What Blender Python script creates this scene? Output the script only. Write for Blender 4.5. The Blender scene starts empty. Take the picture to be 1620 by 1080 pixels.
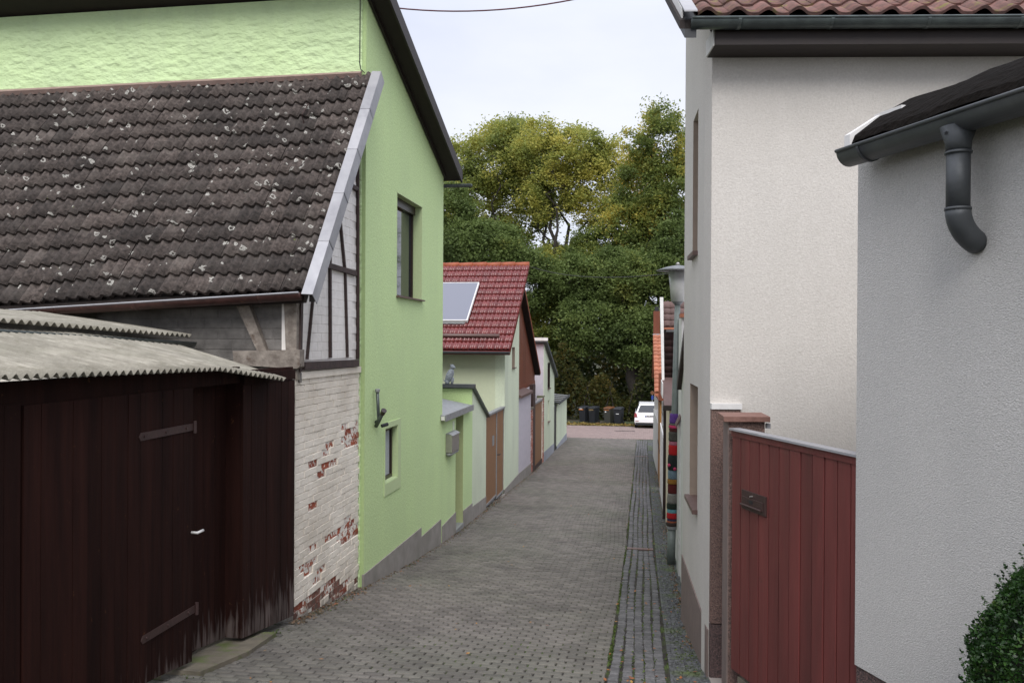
import bpy, math, random
import numpy as np
from mathutils import Vector, Matrix
from mathutils.geometry import tessellate_polygon
random.seed(7); RS = np.random.RandomState(7)
C = bpy.context.scene.collection
S = bpy.context.scene
# ------------------------------------------------------------------ camera
F = 1308.0; YAW = math.radians(8.99); PITCH = math.radians(-0.20); ROLL = math.radians(0.33)
RC = Matrix.Rotation(YAW, 3, 'Z') @ Matrix.Rotation(math.pi/2 + PITCH, 3, 'X') @ Matrix.Rotation(ROLL, 3, 'Z')
cam = bpy.data.cameras.new('camera'); co = bpy.data.objects.new('camera', cam); C.objects.link(co); S.camera = co
co.matrix_world = RC.to_4x4()
cam.sensor_width = 36; cam.lens = F/1620*36; cam.clip_start = .05; cam.clip_end = 3000
# ------------------------------------------------------------------ sky and light (bright overcast)
w = bpy.data.worlds.new("World"); S.world = w; w.use_nodes = True
N = w.node_tree.nodes; L = w.node_tree.links; N.clear()
out = N.new('ShaderNodeOutputWorld'); bg = N.new('ShaderNodeBackground')
sky = N.new('ShaderNodeTexSky'); sky.sky_type = 'NISHITA'; sky.sun_disc = False
SUN_EL, SUN_AZ = math.radians(46), math.radians(171)
sky.sun_elevation = SUN_EL; sky.sun_rotation = SUN_AZ
tc = N.new('ShaderNodeTexCoord'); mp = N.new('ShaderNodeMapping'); mp.inputs['Scale'].default_value = (1, 1, 2.6)
nz = N.new('ShaderNodeTexNoise'); nz.inputs['Scale'].default_value = 2.2; nz.inputs['Detail'].default_value = 5
cr = N.new('ShaderNodeValToRGB'); cr.color_ramp.elements[0].position = .3; cr.color_ramp.elements[1].position = .72
cr.color_ramp.elements[0].color = (.44, .47, .565, 1); cr.color_ramp.elements[1].color = (.60, .61, .655, 1)
sc_ = N.new('ShaderNodeMix'); sc_.data_type = 'RGBA'; sc_.blend_type = 'MULTIPLY'; sc_.inputs['Factor'].default_value = 1
sc_.inputs['B'].default_value = (.08, .08, .08, 1)
mx = N.new('ShaderNodeMix'); mx.data_type = 'RGBA'; mx.inputs['Factor'].default_value = .93
L.new(tc.outputs['Generated'], mp.inputs[0]); L.new(mp.outputs[0], nz.inputs['Vector']); L.new(nz.outputs[0], cr.inputs[0])
L.new(sky.outputs[0], sc_.inputs['A']); L.new(sc_.outputs['Result'], mx.inputs['A']); L.new(cr.outputs[0], mx.inputs['B'])
sx = N.new('ShaderNodeSeparateXYZ'); L.new(tc.outputs['Generated'], sx.inputs[0])
zr_ = N.new('ShaderNodeMapRange'); zr_.inputs['From Min'].default_value = .35; zr_.inputs['From Max'].default_value = 1.; zr_.inputs['To Min'].default_value = 1.; zr_.inputs['To Max'].default_value = 2.0; L.new(sx.outputs['Z'], zr_.inputs['Value'])
L.new(zr_.outputs[0], bg.inputs[1]); L.new(mx.outputs['Result'], bg.inputs[0]); L.new(bg.outputs[0], out.inputs[0])
sl = bpy.data.lights.new('sun', 'SUN'); so = bpy.data.objects.new('sun', sl); C.objects.link(so)
sl.energy = 1.5; sl.angle = math.radians(35); sl.color = (1, .97, .93)
sd = Vector((math.sin(SUN_AZ)*math.cos(SUN_EL), math.cos(SUN_AZ)*math.cos(SUN_EL), math.sin(SUN_EL)))
so.rotation_euler = sd.to_track_quat('Z', 'Y').to_euler()
S.view_settings.view_transform = 'Standard'; S.view_settings.look = 'None'; S.view_settings.gamma = 1
S.view_settings.use_curve_mapping = False; S.view_settings.exposure = 0.80
# ------------------------------------------------------------------ measuring helpers (photo pixel -> point on a plane in the place)
RIGHT = Vector((math.cos(YAW), math.sin(YAW), 0)); FWD = Vector((-math.sin(YAW), math.cos(YAW), 0)); UP = Vector((0, 0, 1))
def ray(px, py): return RC @ Vector(((px-810)/F, -(py-540)/F, -1))
def PP(px, py, p, n):
    r = ray(px, py); return r*(Vector(p).dot(n)/r.dot(n))
def PX(px, py, X): r = ray(px, py); return r*(X/r.x)
def PY(px, py, Y): r = ray(px, py); return r*(Y/r.y)
def PD(px, py, d): return ray(px, py)*d
def proj(p):
    q = RC.transposed() @ Vector(p); return 810+F*q.x/-q.z, 540-F*q.y/-q.z
GP = [(-30, -.6), (-8, -1.15), (0, -1.83), (3, -2.24), (5.7, -2.58), (6.9, -2.75), (8.3, -2.95), (10.4, -3.22), (12.4, -3.46), (14.4, -3.64), (16.4, -3.77), (18.3, -3.87), (20.85, -4.0), (25.9, -4.28), (29.2, -4.42), (33, -4.53), (38, -4.68), (48, -5.1), (56, -5.42), (75, -5.7), (900, -6)]
GX = [a for a, b in GP]; GZ = [b for a, b in GP]
def gz(Y): return float(np.interp(Y, GX, GZ))
# ------------------------------------------------------------------ materials
MATS = {}
def pmat(name, c1, c2=None, scale=6., rough=.85, bump=0., bscale=60., spots=None, stretch=(1, 1, 1), rnd=0., metal=0., coarse=None, detail=6, spec=.5, island=False, c3=None, c3s=1., c3t=.6, c3soft=.12, bstretch=None, bkind='noise', bdist=.01, foot=None, streak=None):
    m = bpy.data.materials.new(name); m.use_nodes = True; T = m.node_tree; n = T.nodes; l = T.links
    b = n['Principled BSDF']; b.inputs['Roughness'].default_value = rough; b.inputs['Metallic'].default_value = metal
    b.inputs['Specular IOR Level'].default_value = spec
    g = n.new('ShaderNodeNewGeometry')
    mpn = n.new('ShaderNodeMapping'); mpn.inputs['Scale'].default_value = stretch; l.new(g.outputs['Position'], mpn.inputs[0])
    vec = mpn.outputs[0]
    c2 = c2 or tuple(x*.8 for x in c1)
    no = n.new('ShaderNodeTexNoise'); no.inputs['Scale'].default_value = scale; no.inputs['Detail'].default_value = detail; no.inputs['Roughness'].default_value = .6; l.new(vec, no.inputs['Vector'])
    r = n.new('ShaderNodeValToRGB'); r.color_ramp.elements[0].position = .34; r.color_ramp.elements[1].position = .66
    r.color_ramp.elements[0].color = (*c2, 1); r.color_ramp.elements[1].color = (*c1, 1); l.new(no.outputs[0], r.inputs[0]); col = r.outputs[0]
    def mixc(a, bcol, fac, mode='MIX'):
        x = n.new('ShaderNodeMix'); x.data_type = 'RGBA'; x.blend_type = mode
        if hasattr(fac, 'links'): l.new(fac, x.inputs['Factor'])
        else: x.inputs['Factor'].default_value = fac
        l.new(a, x.inputs['A'])
        if hasattr(bcol, 'links'): l.new(bcol, x.inputs['B'])
        else: x.inputs['B'].default_value = (*bcol, 1)
        return x.outputs['Result']
    def mask(sock, t, soft):
        q = n.new('ShaderNodeMapRange'); q.inputs['From Min'].default_value = t-soft/2; q.inputs['From Max'].default_value = t+soft/2; l.new(sock, q.inputs['Value']); return q.outputs[0]
    if coarse:      # large soft weathering
        (cc, cs, ct, amt) = coarse
        q = n.new('ShaderNodeTexNoise'); q.inputs['Scale'].default_value = cs; q.inputs['Detail'].default_value = 4; l.new(vec, q.inputs['Vector'])
        f = n.new('ShaderNodeMath'); f.operation = 'MULTIPLY'; f.inputs[1].default_value = amt; l.new(mask(q.outputs[0], ct, .25), f.inputs[0]); col = mixc(col, cc, f.outputs[0])
    if c3:
        q = n.new('ShaderNodeTexNoise'); q.inputs['Scale'].default_value = c3s; q.inputs['Detail'].default_value = 7; q.inputs['Roughness'].default_value = .65; l.new(g.outputs['Position'], q.inputs['Vector'])
        col = mixc(col, c3, mask(q.outputs[0], c3t, c3soft))
    if streak:      # rain streaks and washed-down grime
        fc, amt, t_ = streak; mm = n.new('ShaderNodeMapping'); mm.inputs['Scale'].default_value = (1.7, 1.7, .3); l.new(g.outputs['Position'], mm.inputs[0])
        fn_ = n.new('ShaderNodeTexNoise'); fn_.inputs['Scale'].default_value = 1.3; fn_.inputs['Detail'].default_value = 6; fn_.inputs['Roughness'].default_value = .65; l.new(mm.outputs[0], fn_.inputs['Vector'])
        f = n.new('ShaderNodeMath'); f.operation = 'MULTIPLY'; f.inputs[1].default_value = amt; l.new(mask(fn_.outputs[0], t_, .22), f.inputs[0]); col = mixc(col, fc, f.outputs[0])
    if foot:        # scuffed bare foot of the boards
        fc, za_, zb_ = foot[:3]; ks_ = foot[3] if len(foot) > 3 else 0.; sz_ = n.new('ShaderNodeSeparateXYZ'); l.new(g.outputs['Position'], sz_.inputs[0])
        zz_ = n.new('ShaderNodeMath'); zz_.operation = 'MULTIPLY_ADD'; zz_.inputs[1].default_value = ks_; l.new(sz_.outputs[1], zz_.inputs[0]); l.new(sz_.outputs[2], zz_.inputs[2])
        q = n.new('ShaderNodeMapRange'); q.inputs['From Min'].default_value = za_; q.inputs['From Max'].default_value = zb_; q.inputs['To Min'].default_value = .22; q.inputs['To Max'].default_value = -.18; l.new(zz_.outputs[0], q.inputs['Value'])
        mm = n.new('ShaderNodeMapping'); mm.inputs['Scale'].default_value = (1, 1, .12); l.new(g.outputs['Position'], mm.inputs[0])
        fn_ = n.new('ShaderNodeTexNoise'); fn_.inputs['Scale'].default_value = 24; fn_.inputs['Detail'].default_value = 6; l.new(mm.outputs[0], fn_.inputs['Vector'])
        ad = n.new('ShaderNodeMath'); ad.operation = 'ADD'; l.new(q.outputs[0], ad.inputs[0]); l.new(fn_.outputs[0], ad.inputs[1])
        f = n.new('ShaderNodeMath'); f.operation = 'MULTIPLY'; f.inputs[1].default_value = .6; l.new(mask(ad.outputs[0], .68, .2), f.inputs[0]); col = mixc(col, fc, f.outputs[0])
    if rnd:
        oi = n.new('ShaderNodeObjectInfo'); src = oi.outputs['Random']
        if island:
            a = n.new('ShaderNodeMath'); a.operation = 'ADD'; l.new(g.outputs['Random Per Island'], a.inputs[0]); l.new(src, a.inputs[1])
            fr = n.new('ShaderNodeMath'); fr.operation = 'FRACT'; l.new(a.outputs[0], fr.inputs[0]); src = fr.outputs[0]
        q = n.new('ShaderNodeMapRange'); q.inputs['To Min'].default_value = 1-rnd; q.inputs['To Max'].default_value = 1+rnd; l.new(src, q.inputs['Value'])
        cb = n.new('ShaderNodeCombineColor'); [l.new(q.outputs[0], cb.inputs[i]) for i in range(3)]
        col = mixc(col, cb.outputs[0], 1., 'MULTIPLY')
    if spots:       # lichen rings: (colour, cell scale, radius)
        sc3, ssc, rad = spots
        v = n.new('ShaderNodeTexVoronoi'); v.inputs['Scale'].default_value = ssc; 
        wn = n.new('ShaderNodeTexNoise'); wn.inputs['Scale'].default_value = 14; wn.inputs['Detail'].default_value = 3; l.new(g.outputs['Position'], wn.inputs['Vector'])
        ws = n.new('ShaderNodeVectorMath'); ws.operation = 'SCALE'; ws.inputs['Scale'].default_value = .09; l.new(wn.outputs['Color'], ws.inputs[0])
        wa = n.new('ShaderNodeVectorMath'); wa.operation = 'ADD'; l.new(g.outputs['Position'], wa.inputs[0]); l.new(ws.outputs[0], wa.inputs[1])
        l.new(wa.outputs[0], v.inputs['Vector'])
        sp = n.new('ShaderNodeSeparateColor'); l.new(v.outputs['Color'], sp.inputs[0])
        rr = n.new('ShaderNodeMath'); rr.operation = 'MULTIPLY'; rr.inputs[1].default_value = rad; l.new(sp.outputs[1], rr.inputs[0])
        df = n.new('ShaderNodeMath'); df.operation = 'SUBTRACT'; l.new(v.outputs['Distance'], df.inputs[0]); l.new(rr.outputs[0], df.inputs[1])
        ab = n.new('ShaderNodeMath'); ab.operation = 'ABSOLUTE'; l.new(df.outputs[0], ab.inputs[0])
        lt = n.new('ShaderNodeMath'); lt.operation = 'LESS_THAN'; lt.inputs[1].default_value = rad*.26; l.new(ab.outputs[0], lt.inputs[0])
        gt = n.new('ShaderNodeMath'); gt.operation = 'GREATER_THAN'; gt.inputs[1].default_value = .62; l.new(sp.outputs[0], gt.inputs[0])
        mu = n.new('ShaderNodeMath'); mu.operation = 'MULTIPLY'; l.new(lt.outputs[0], mu.inputs[0]); l.new(gt.outputs[0], mu.inputs[1])
        fn = n.new('ShaderNodeTexNoise'); fn.inputs['Scale'].default_value = 45; l.new(g.outputs['Position'], fn.inputs['Vector'])
        m2 = n.new('ShaderNodeMath'); m2.operation = 'MULTIPLY'; l.new(mu.outputs[0], m2.inputs[0]); l.new(mask(fn.outputs[0], .39, .1), m2.inputs[1])
        col = mixc(col, sc3, m2.outputs[0])
    l.new(col, b.inputs['Base Color'])
    if bump:
        bm_ = n.new('ShaderNodeBump'); bm_.inputs['Strength'].default_value = bump; bm_.inputs['Distance'].default_value = bdist
        bv = n.new('ShaderNodeMapping'); bv.inputs['Scale'].default_value = bstretch or stretch; l.new(g.outputs['Position'], bv.inputs[0])
        if bkind == 'voronoi':
            q = n.new('ShaderNodeTexVoronoi'); q.inputs['Scale'].default_value = bscale
        else:
            q = n.new('ShaderNodeTexNoise'); q.inputs['Scale'].default_value = bscale; q.inputs['Detail'].default_value = 4
        l.new(bv.outputs[0], q.inputs['Vector']); l.new(q.outputs[0], bm_.inputs['Height']); l.new(bm_.outputs[0], b.inputs['Normal'])
    MATS[name] = m; return m
def leafmat(name, cols, trans=.5, pscale=.35, rough=.6):
    m = bpy.data.materials.new(name); m.use_nodes = True; T = m.node_tree; n = T.nodes; l = T.links
    b = n['Principled BSDF']; b.inputs['Roughness'].default_value = rough; b.inputs['Specular IOR Level'].default_value = .3
    g = n.new('ShaderNodeNewGeometry'); no = n.new('ShaderNodeTexNoise'); no.inputs['Scale'].default_value = pscale; no.inputs['Detail'].default_value = 3
    l.new(g.outputs['Position'], no.inputs['Vector'])
    a = n.new('ShaderNodeMath'); a.operation = 'MULTIPLY_ADD'; a.inputs[1].default_value = .38; l.new(g.outputs['Random Per Island'], a.inputs[0])
    s2 = n.new('ShaderNodeMath'); s2.operation = 'MULTIPLY_ADD'; s2.inputs[1].default_value = 1.9; s2.inputs[2].default_value = -.64; l.new(no.outputs[0], s2.inputs[0])
    l.new(s2.outputs[0], a.inputs[2])
    r = n.new('ShaderNodeValToRGB'); e = r.color_ramp.elements
    while len(e) < len(cols): e.new(.5)
    for i, (p, c) in enumerate(cols): e[i].position = p; e[i].color = (*c, 1)
    l.new(a.outputs[0], r.inputs[0]); l.new(r.outputs[0], b.inputs['Base Color'])
    t = n.new('ShaderNodeBsdfTranslucent'); l.new(r.outputs[0], t.inputs[0]); ms = n.new('ShaderNodeMixShader'); ms.inputs[0].default_value = trans
    l.new(b.outputs[0], ms.inputs[1]); l.new(t.outputs[0], ms.inputs[2]); l.new(ms.outputs[0], n['Material Output'].inputs[0])
    return m
def glassmat(name, col=(.02, .022, .025), rough=.04):
    m = bpy.data.materials.new(name); m.use_nodes = True; b = m.node_tree.nodes['Principled BSDF']
    b.inputs['Base Color'].default_value = (*col, 1); b.inputs['Roughness'].default_value = rough; b.inputs['Specular IOR Level'].default_value = .9
    return m
GREEN = (.60, .75, .375)
M = dict(
 green=pmat('green_stucco', GREEN, (.47, .61, .29), 34, .95, .9, 55, streak=((.46, .57, .31), .22, .54), coarse=((.43, .55, .29), .8, .58, .3), bdist=.008),
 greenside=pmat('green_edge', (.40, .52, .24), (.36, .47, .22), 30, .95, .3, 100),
 greenrough=pmat('green_trowelled', (.58, .72, .40), (.55, .69, .37), 3.2, .95, streak=((.40, .48, .30), .35, .58), bump=1.0, bscale=6.5, stretch=(1, 1, 1.6), bstretch=(1, 1, 1.8), bdist=.05, coarse=((.36, .46, .27), .7, .58, .3)),
 yellowgreen=pmat('yellow_green_plaster', (.50, .60, .33), (.46, .555, .30), 30, .9, .2, 90),
 palegreen=pmat('pale_green_stucco', (.66, .72, .54), (.56, .62, .46), 28, .95, streak=((.45, .49, .38), .4, .57), bump=.5, bscale=60, coarse=((.47, .5, .4), .6, .58, .35)),
 cream=pmat('cream_green_wall', (.56, .60, .42), (.53, .57, .4), 16, .95, .3, 110, coarse=((.44, .45, .36), .5, .6, .3)),
 lilac=pmat('lilac_plaster', (.50, .46, .50), (.44, .41, .45), 6, .95, .2, 70),
 white=pmat('white_house_stucco', (.62, .585, .54), (.52, .485, .445), 60, .95, .7, 80, streak=((.48, .455, .415), .3, .54), coarse=((.46, .43, .395), .9, .57, .4), bdist=.006),
 whitestreet=pmat('white_house_street_stucco', (.60, .59, .555), (.55, .545, .51), 30, .95, .4, 120, coarse=((.5, .49, .45), .9, .55, .4), bdist=.006),
 grey=pmat('grey_roughcast', (.57, .55, .525), (.435, .42, .40), 110, .95, .9, 100, streak=((.42, .41, .395), .25, .54), coarse=((.41, .40, .385), 1.3, .55, .3), bdist=.008, bstretch=(1, 1, 1.8)),
 plinth=pmat('grey_cement', (.30, .275, .25), (.23, .21, .19), 4, .95, .3, 60, coarse=((.13, .125, .1), 1.1, .6, .5)),
 bluegrey=pmat('blue_grey_plinth', (.32, .33, .37), (.27, .28, .31), 3, .95, .2, 60),
 brownplinth=pmat('brown_plinth', (.215, .16, .14), (.18, .135, .12), 8, .9, .4, 200),
 pebble=pmat('pebbledash', (.22, .135, .11), (.085, .055, .048), 85, .85, 1.0, 90, detail=3, c3=(.36, .25, .2), c3s=130, c3t=.62, c3soft=.06),
 pebbledark=pmat('pebbledash_wall_base', (.15, .09, .08), (.04, .03, .03), 85, .85, 1.0, 90, detail=3, c3=(.3, .22, .2), c3s=130, c3t=.64, c3soft=.06),
 darkwood=pmat('dark_brown_boards', (.026, .0085, .006), (.013, .0045, .0034), 10, .8, .5, 30, stretch=(1, 1, .08), bstretch=(1, 1, .06), foot=((.16, .13, .12), -2.62, -2.15), rnd=.2, c3=(.075, .032, .014), c3s=14, c3t=.69, c3soft=.08, spec=.12),
 fascia=pmat('dark_fascia', (.022, .013, .010), (.016, .009, .008), 8, .6, .1, 30),
 soffit=pmat('soffit_board', (.022, .014, .011), (.016, .010, .008), 8, .8, .1, 30),
 iron=pmat('brown_painted_iron', (.050, .025, .022), (.036, .018, .016), 20, .55, .2, 60),
 steel=pmat('galvanised_steel', (.33, .335, .34), (.24, .245, .25), 12, .5, .1, 50, metal=.35),
 zinc=pmat('grey_zinc', (.34, .335, .345), (.27, .265, .28), 7, .5, .08, 40, metal=.25, rnd=.12, coarse=((.42, .41, .42), 2., .55, .5)),
 zincgreen=pmat('patinated_zinc', (.10, .12, .115), (.065, .075, .075), 9, .4, .1, 40, metal=.4),
 gutterdark=pmat('anthracite_gutter', (.075, .08, .086), (.055, .06, .064), 7, .55, .15, 40, metal=.2, streak=((.12, .12, .12), .5, .56)),
 gutterrust=pmat('brown_gutter', (.06, .026, .022), (.035, .014, .012), 12, .35, .15, 40, c3=(.12, .06, .04), c3s=14, c3t=.66),
 paintwhite=pmat('white_painted_brick', (.86, .79, .69), (.79, .72, .62), 9, .9, .7, 28, foot=((.20, .155, .115), -1.84, -1.50, .13), rnd=.04, island=True, coarse=((.48, .41, .32), 1.1, .56, .6), c3=(.30, .085, .045), c3s=15, c3t=.70, c3soft=.03, bdist=.012),
 paintchipped=pmat('flaking_painted_brick', (.8, .75, .68), (.7, .65, .58), 9, .9, .8, 28, foot=((.20, .155, .115), -1.84, -1.50, .13), c3=(.33, .085, .04), c3s=19, c3t=.53, c3soft=.03, rnd=.05, bdist=.012),
 shadewash=pmat('eave_shaded_whitewash', (.20, .185, .17), (.10, .092, .085), 5, .9, .6, 22, coarse=((.05, .045, .04), 1.2, .55, .6)),  # whitewash with the shade under the eave put into its colour
 paintupper=pmat('white_painted_infill', (.84, .80, .76), (.76, .72, .68), 9, .9, .4, 22, coarse=((.5, .45, .39), 1.5, .6, .4), bdist=.012),
 mortar=pmat('painted_mortar', (.76, .72, .65), (.66, .62, .55), 14, .95, .6, 40, foot=((.20, .155, .115), -1.84, -1.50, .13), coarse=((.12, .09, .07), 2.2, .6, .7)),
 brick=pmat('bare_red_brick', (.36, .085, .038), (.20, .05, .03), 18, .9, .5, 50, rnd=.25, c3=(.66, .61, .55), c3s=17, c3t=.57, c3soft=.03),
 brickgrime=pmat('grimy_brick', (.22, .07, .045), (.10, .07, .055), 12, .95, .6, 50, rnd=.25, c3=(.42, .36, .30), c3s=15, c3t=.56, c3soft=.08),
 timber=pmat('dark_timber', (.060, .037, .032), (.035, .022, .02), 12, .8, .5, 40),
 oldtimber=pmat('weathered_limewashed_timber', (.30, .26, .22), (.14, .115, .095), 9, .9, .6, 30, c3=(.08, .05, .035), c3s=5, c3t=.66),
 tile=pmat('old_lichened_tile', (.092, .072, .063), (.022, .016, .013), 22, .85, .7, 60, rnd=.42, spots=((.36, .345, .31), 8.6, .32), c3=(.10, .12, .025), c3s=9, c3t=.72, c3soft=.02, coarse=((.14, .12, .105), 3., .62, .45)),
 tilered=pmat('glazed_red_tile', (.165, .024, .020), (.11, .016, .014), 8, .22, .1, 20, rnd=.12, spec=.6),
 tileridge=pmat('orange_ridge_tile', (.33, .085, .035), (.25, .065, .028), 8, .7),
 tilepan=pmat('weathered_red_pantile', (.215, .105, .09), (.115, .07, .06), 18, .85, .4, 60, rnd=.15, c3=(.17, .15, .05), c3s=9, c3t=.61, c3soft=.1),
 tilebrown=pmat('brown_tile', (.13, .075, .065), (.09, .05, .045), 18, .7, .2, 60, rnd=.15),
 tileorange=pmat('orange_tile', (.40, .145, .075), (.29, .10, .055), 10, .7, .2, 60, rnd=.15),
 tiledark=pmat('dark_red_hung_tile', (.035, .012, .01), (.015, .006, .005), 10, .6, .2, 60, rnd=.3),
 corr=pmat('corrugated_cement', (.335, .31, .255), (.215, .195, .155), 7, .9, .4, 60, streak=((.12, .11, .085), .5, .54), c3=(.13, .12, .08), c3s=5, c3t=.66, c3soft=.2, coarse=((.17, .16, .12), 1.6, .58, .6)),
 brownwood=pmat('red_brown_boards', (.17, .045, .018), (.125, .033, .014), 9, .5, .2, 30, stretch=(1, 1, .15), rnd=.1),
 doorbrown=pmat('brown_door_sheet', (.25, .125, .055), (.215, .105, .047), 9, .5, .1, 30),
 doorochre=pmat('ochre_door', (.33, .15, .03), (.26, .12, .025), 9, .6, .1, 30),
 redgate=pmat('oxblood_paint', (.155, .036, .032), (.105, .027, .024), 7, .55, .35, 26, stretch=(1, 1, .12), rnd=.14, c3=(.05, .025, .022), c3s=9, c3t=.72, c3soft=.1),
 frame=pmat('dark_window_frame', (.03, .014, .011), (.02, .01, .008), 9, .35),
 framelight=pmat('pale_window_frame', (.6, .6, .58), None, 9, .4),
 beige=pmat('beige_shutter', (.33, .26, .20), (.29, .23, .18), 9, .7),
 sill=pmat('brown_sill', (.13, .075, .065), (.1, .06, .05), 9, .5),
 glass=glassmat('window_glass'), curtain=pmat('net_curtain', (.45, .47, .47), (.35, .37, .38), 30, .95),
 solar=glassmat('solar_glass', (.13, .135, .17), .3),  # base colour lightened to stand in for the reflected sky
 black=pmat('black_plastic', (.014, .016, .020), (.011, .012, .015), 9, .5),
 cablered=pmat('dark_red_cable', (.09, .012, .02), None, 9, .6), blackwire=pmat('black_cable', (.01, .01, .01), None, 9, .6),
 bitumen=pmat('bitumen_roofing', (.010, .008, .007), (.006, .005, .004), 18, .95, .9, 22, c3=(.4, .38, .36), c3s=24, c3t=.735, c3soft=.015, bdist=.02, spec=.05),
 whitetrim=pmat('white_trim', (.72, .70, .68), (.62, .6, .58), 9, .6),
 chrome=pmat('brushed_steel', (.4, .38, .35), (.34, .32, .3), 12, .3, metal=.7),
 statue=pmat('grey_stone_figure', (.36, .39, .42), (.10, .11, .13), 26, .7, .8, 30, stretch=(1, 1, 4)),
 opal=pmat('opal_shade', (.46, .465, .45), (.40, .41, .395), 8, .35),
 lampgreen=pmat('grey_green_post', (.15, .17, .16), (.11, .13, .122), 8, .5, .1, 40),
 lid=pmat('lamp_lid', (.2, .205, .215), (.13, .135, .14), 14, .5, metal=.2),
 bedding=pmat('joint_grit_and_moss', (.030, .024, .019), (.018, .014, .011), 20, .95, .5, 80, c3=(.055, .085, .012), c3s=2.4, c3t=.56, c3soft=.12),
 paver=pmat('grey_concrete_paver', (.165, .148, .132), (.108, .097, .087), 60, .9, .35, 150, rnd=.20, island=True, coarse=((.105, .105, .08), .55, .56, .6), c3=(.085, .075, .068), c3s=1.3, c3t=.62, c3soft=.25),
 sett=pmat('slate_sett', (.125, .120, .120), (.070, .068, .068), 30, .75, .5, 70, rnd=.3, island=True),
 mosaic=pmat('small_slate_paving', (.105, .107, .108), (.055, .057, .058), 30, .8, .5, 70, rnd=.4, island=True, c3=(.075, .10, .035), c3s=1.7, c3t=.585, c3soft=.15),
 pinkpaver=pmat('pinkish_paver', (.27, .205, .185), (.21, .155, .145), 30, .9, .2, 90, rnd=.14, island=True),
 earth=pmat('ground_earth', (.07, .055, .035), (.045, .038, .022), 1.2, .95, .4, 6, c3=(.035, .05, .012), c3s=.6, c3t=.5),
 concrete=pmat('mossy_concrete', (.17, .145, .105), (.11, .095, .07), 7, .95, .5, 40, c3=(.10, .12, .035), c3s=3, c3t=.58),
 stone=pmat('pale_step_stone', (.33, .285, .25), (.29, .25, .22), 20, .9, .2, 80),
 carpaint=glassmat('white_car_paint', (.78, .78, .78), .2), tyre=pmat('tyre_rubber', (.012, .012, .012), None, 9, .8),
 redlight=glassmat('red_tail_light', (.22, .01, .01), .15), blue=pmat('blue_sign', (.01, .04, .25), None, 9, .4), platewhite=pmat('number_plate', (.6, .6, .6), None, 9, .4),
 orange=pmat('orange_sticker', (.5, .16, .03), None, 9, .6), tan=pmat('tan_band', (.25, .17, .07), None, 9, .6), whitepl=pmat('white_sticker', (.7, .7, .7), None, 9, .6),
 brownlid=pmat('brown_bin_lid', (.13, .05, .015), None, 9, .5), greybin=pmat('grey_bin', (.045, .045, .038), None, 9, .5),
 bark=pmat('dark_bark', (.035, .028, .022), (.018, .015, .012), 6, .95, .8, 14),
)
def knit(n, c): return pmat('knit_'+n, c, tuple(x*.55 for x in c), 60, 1., 1., 90, stretch=(1, 1, 2.5))
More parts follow.
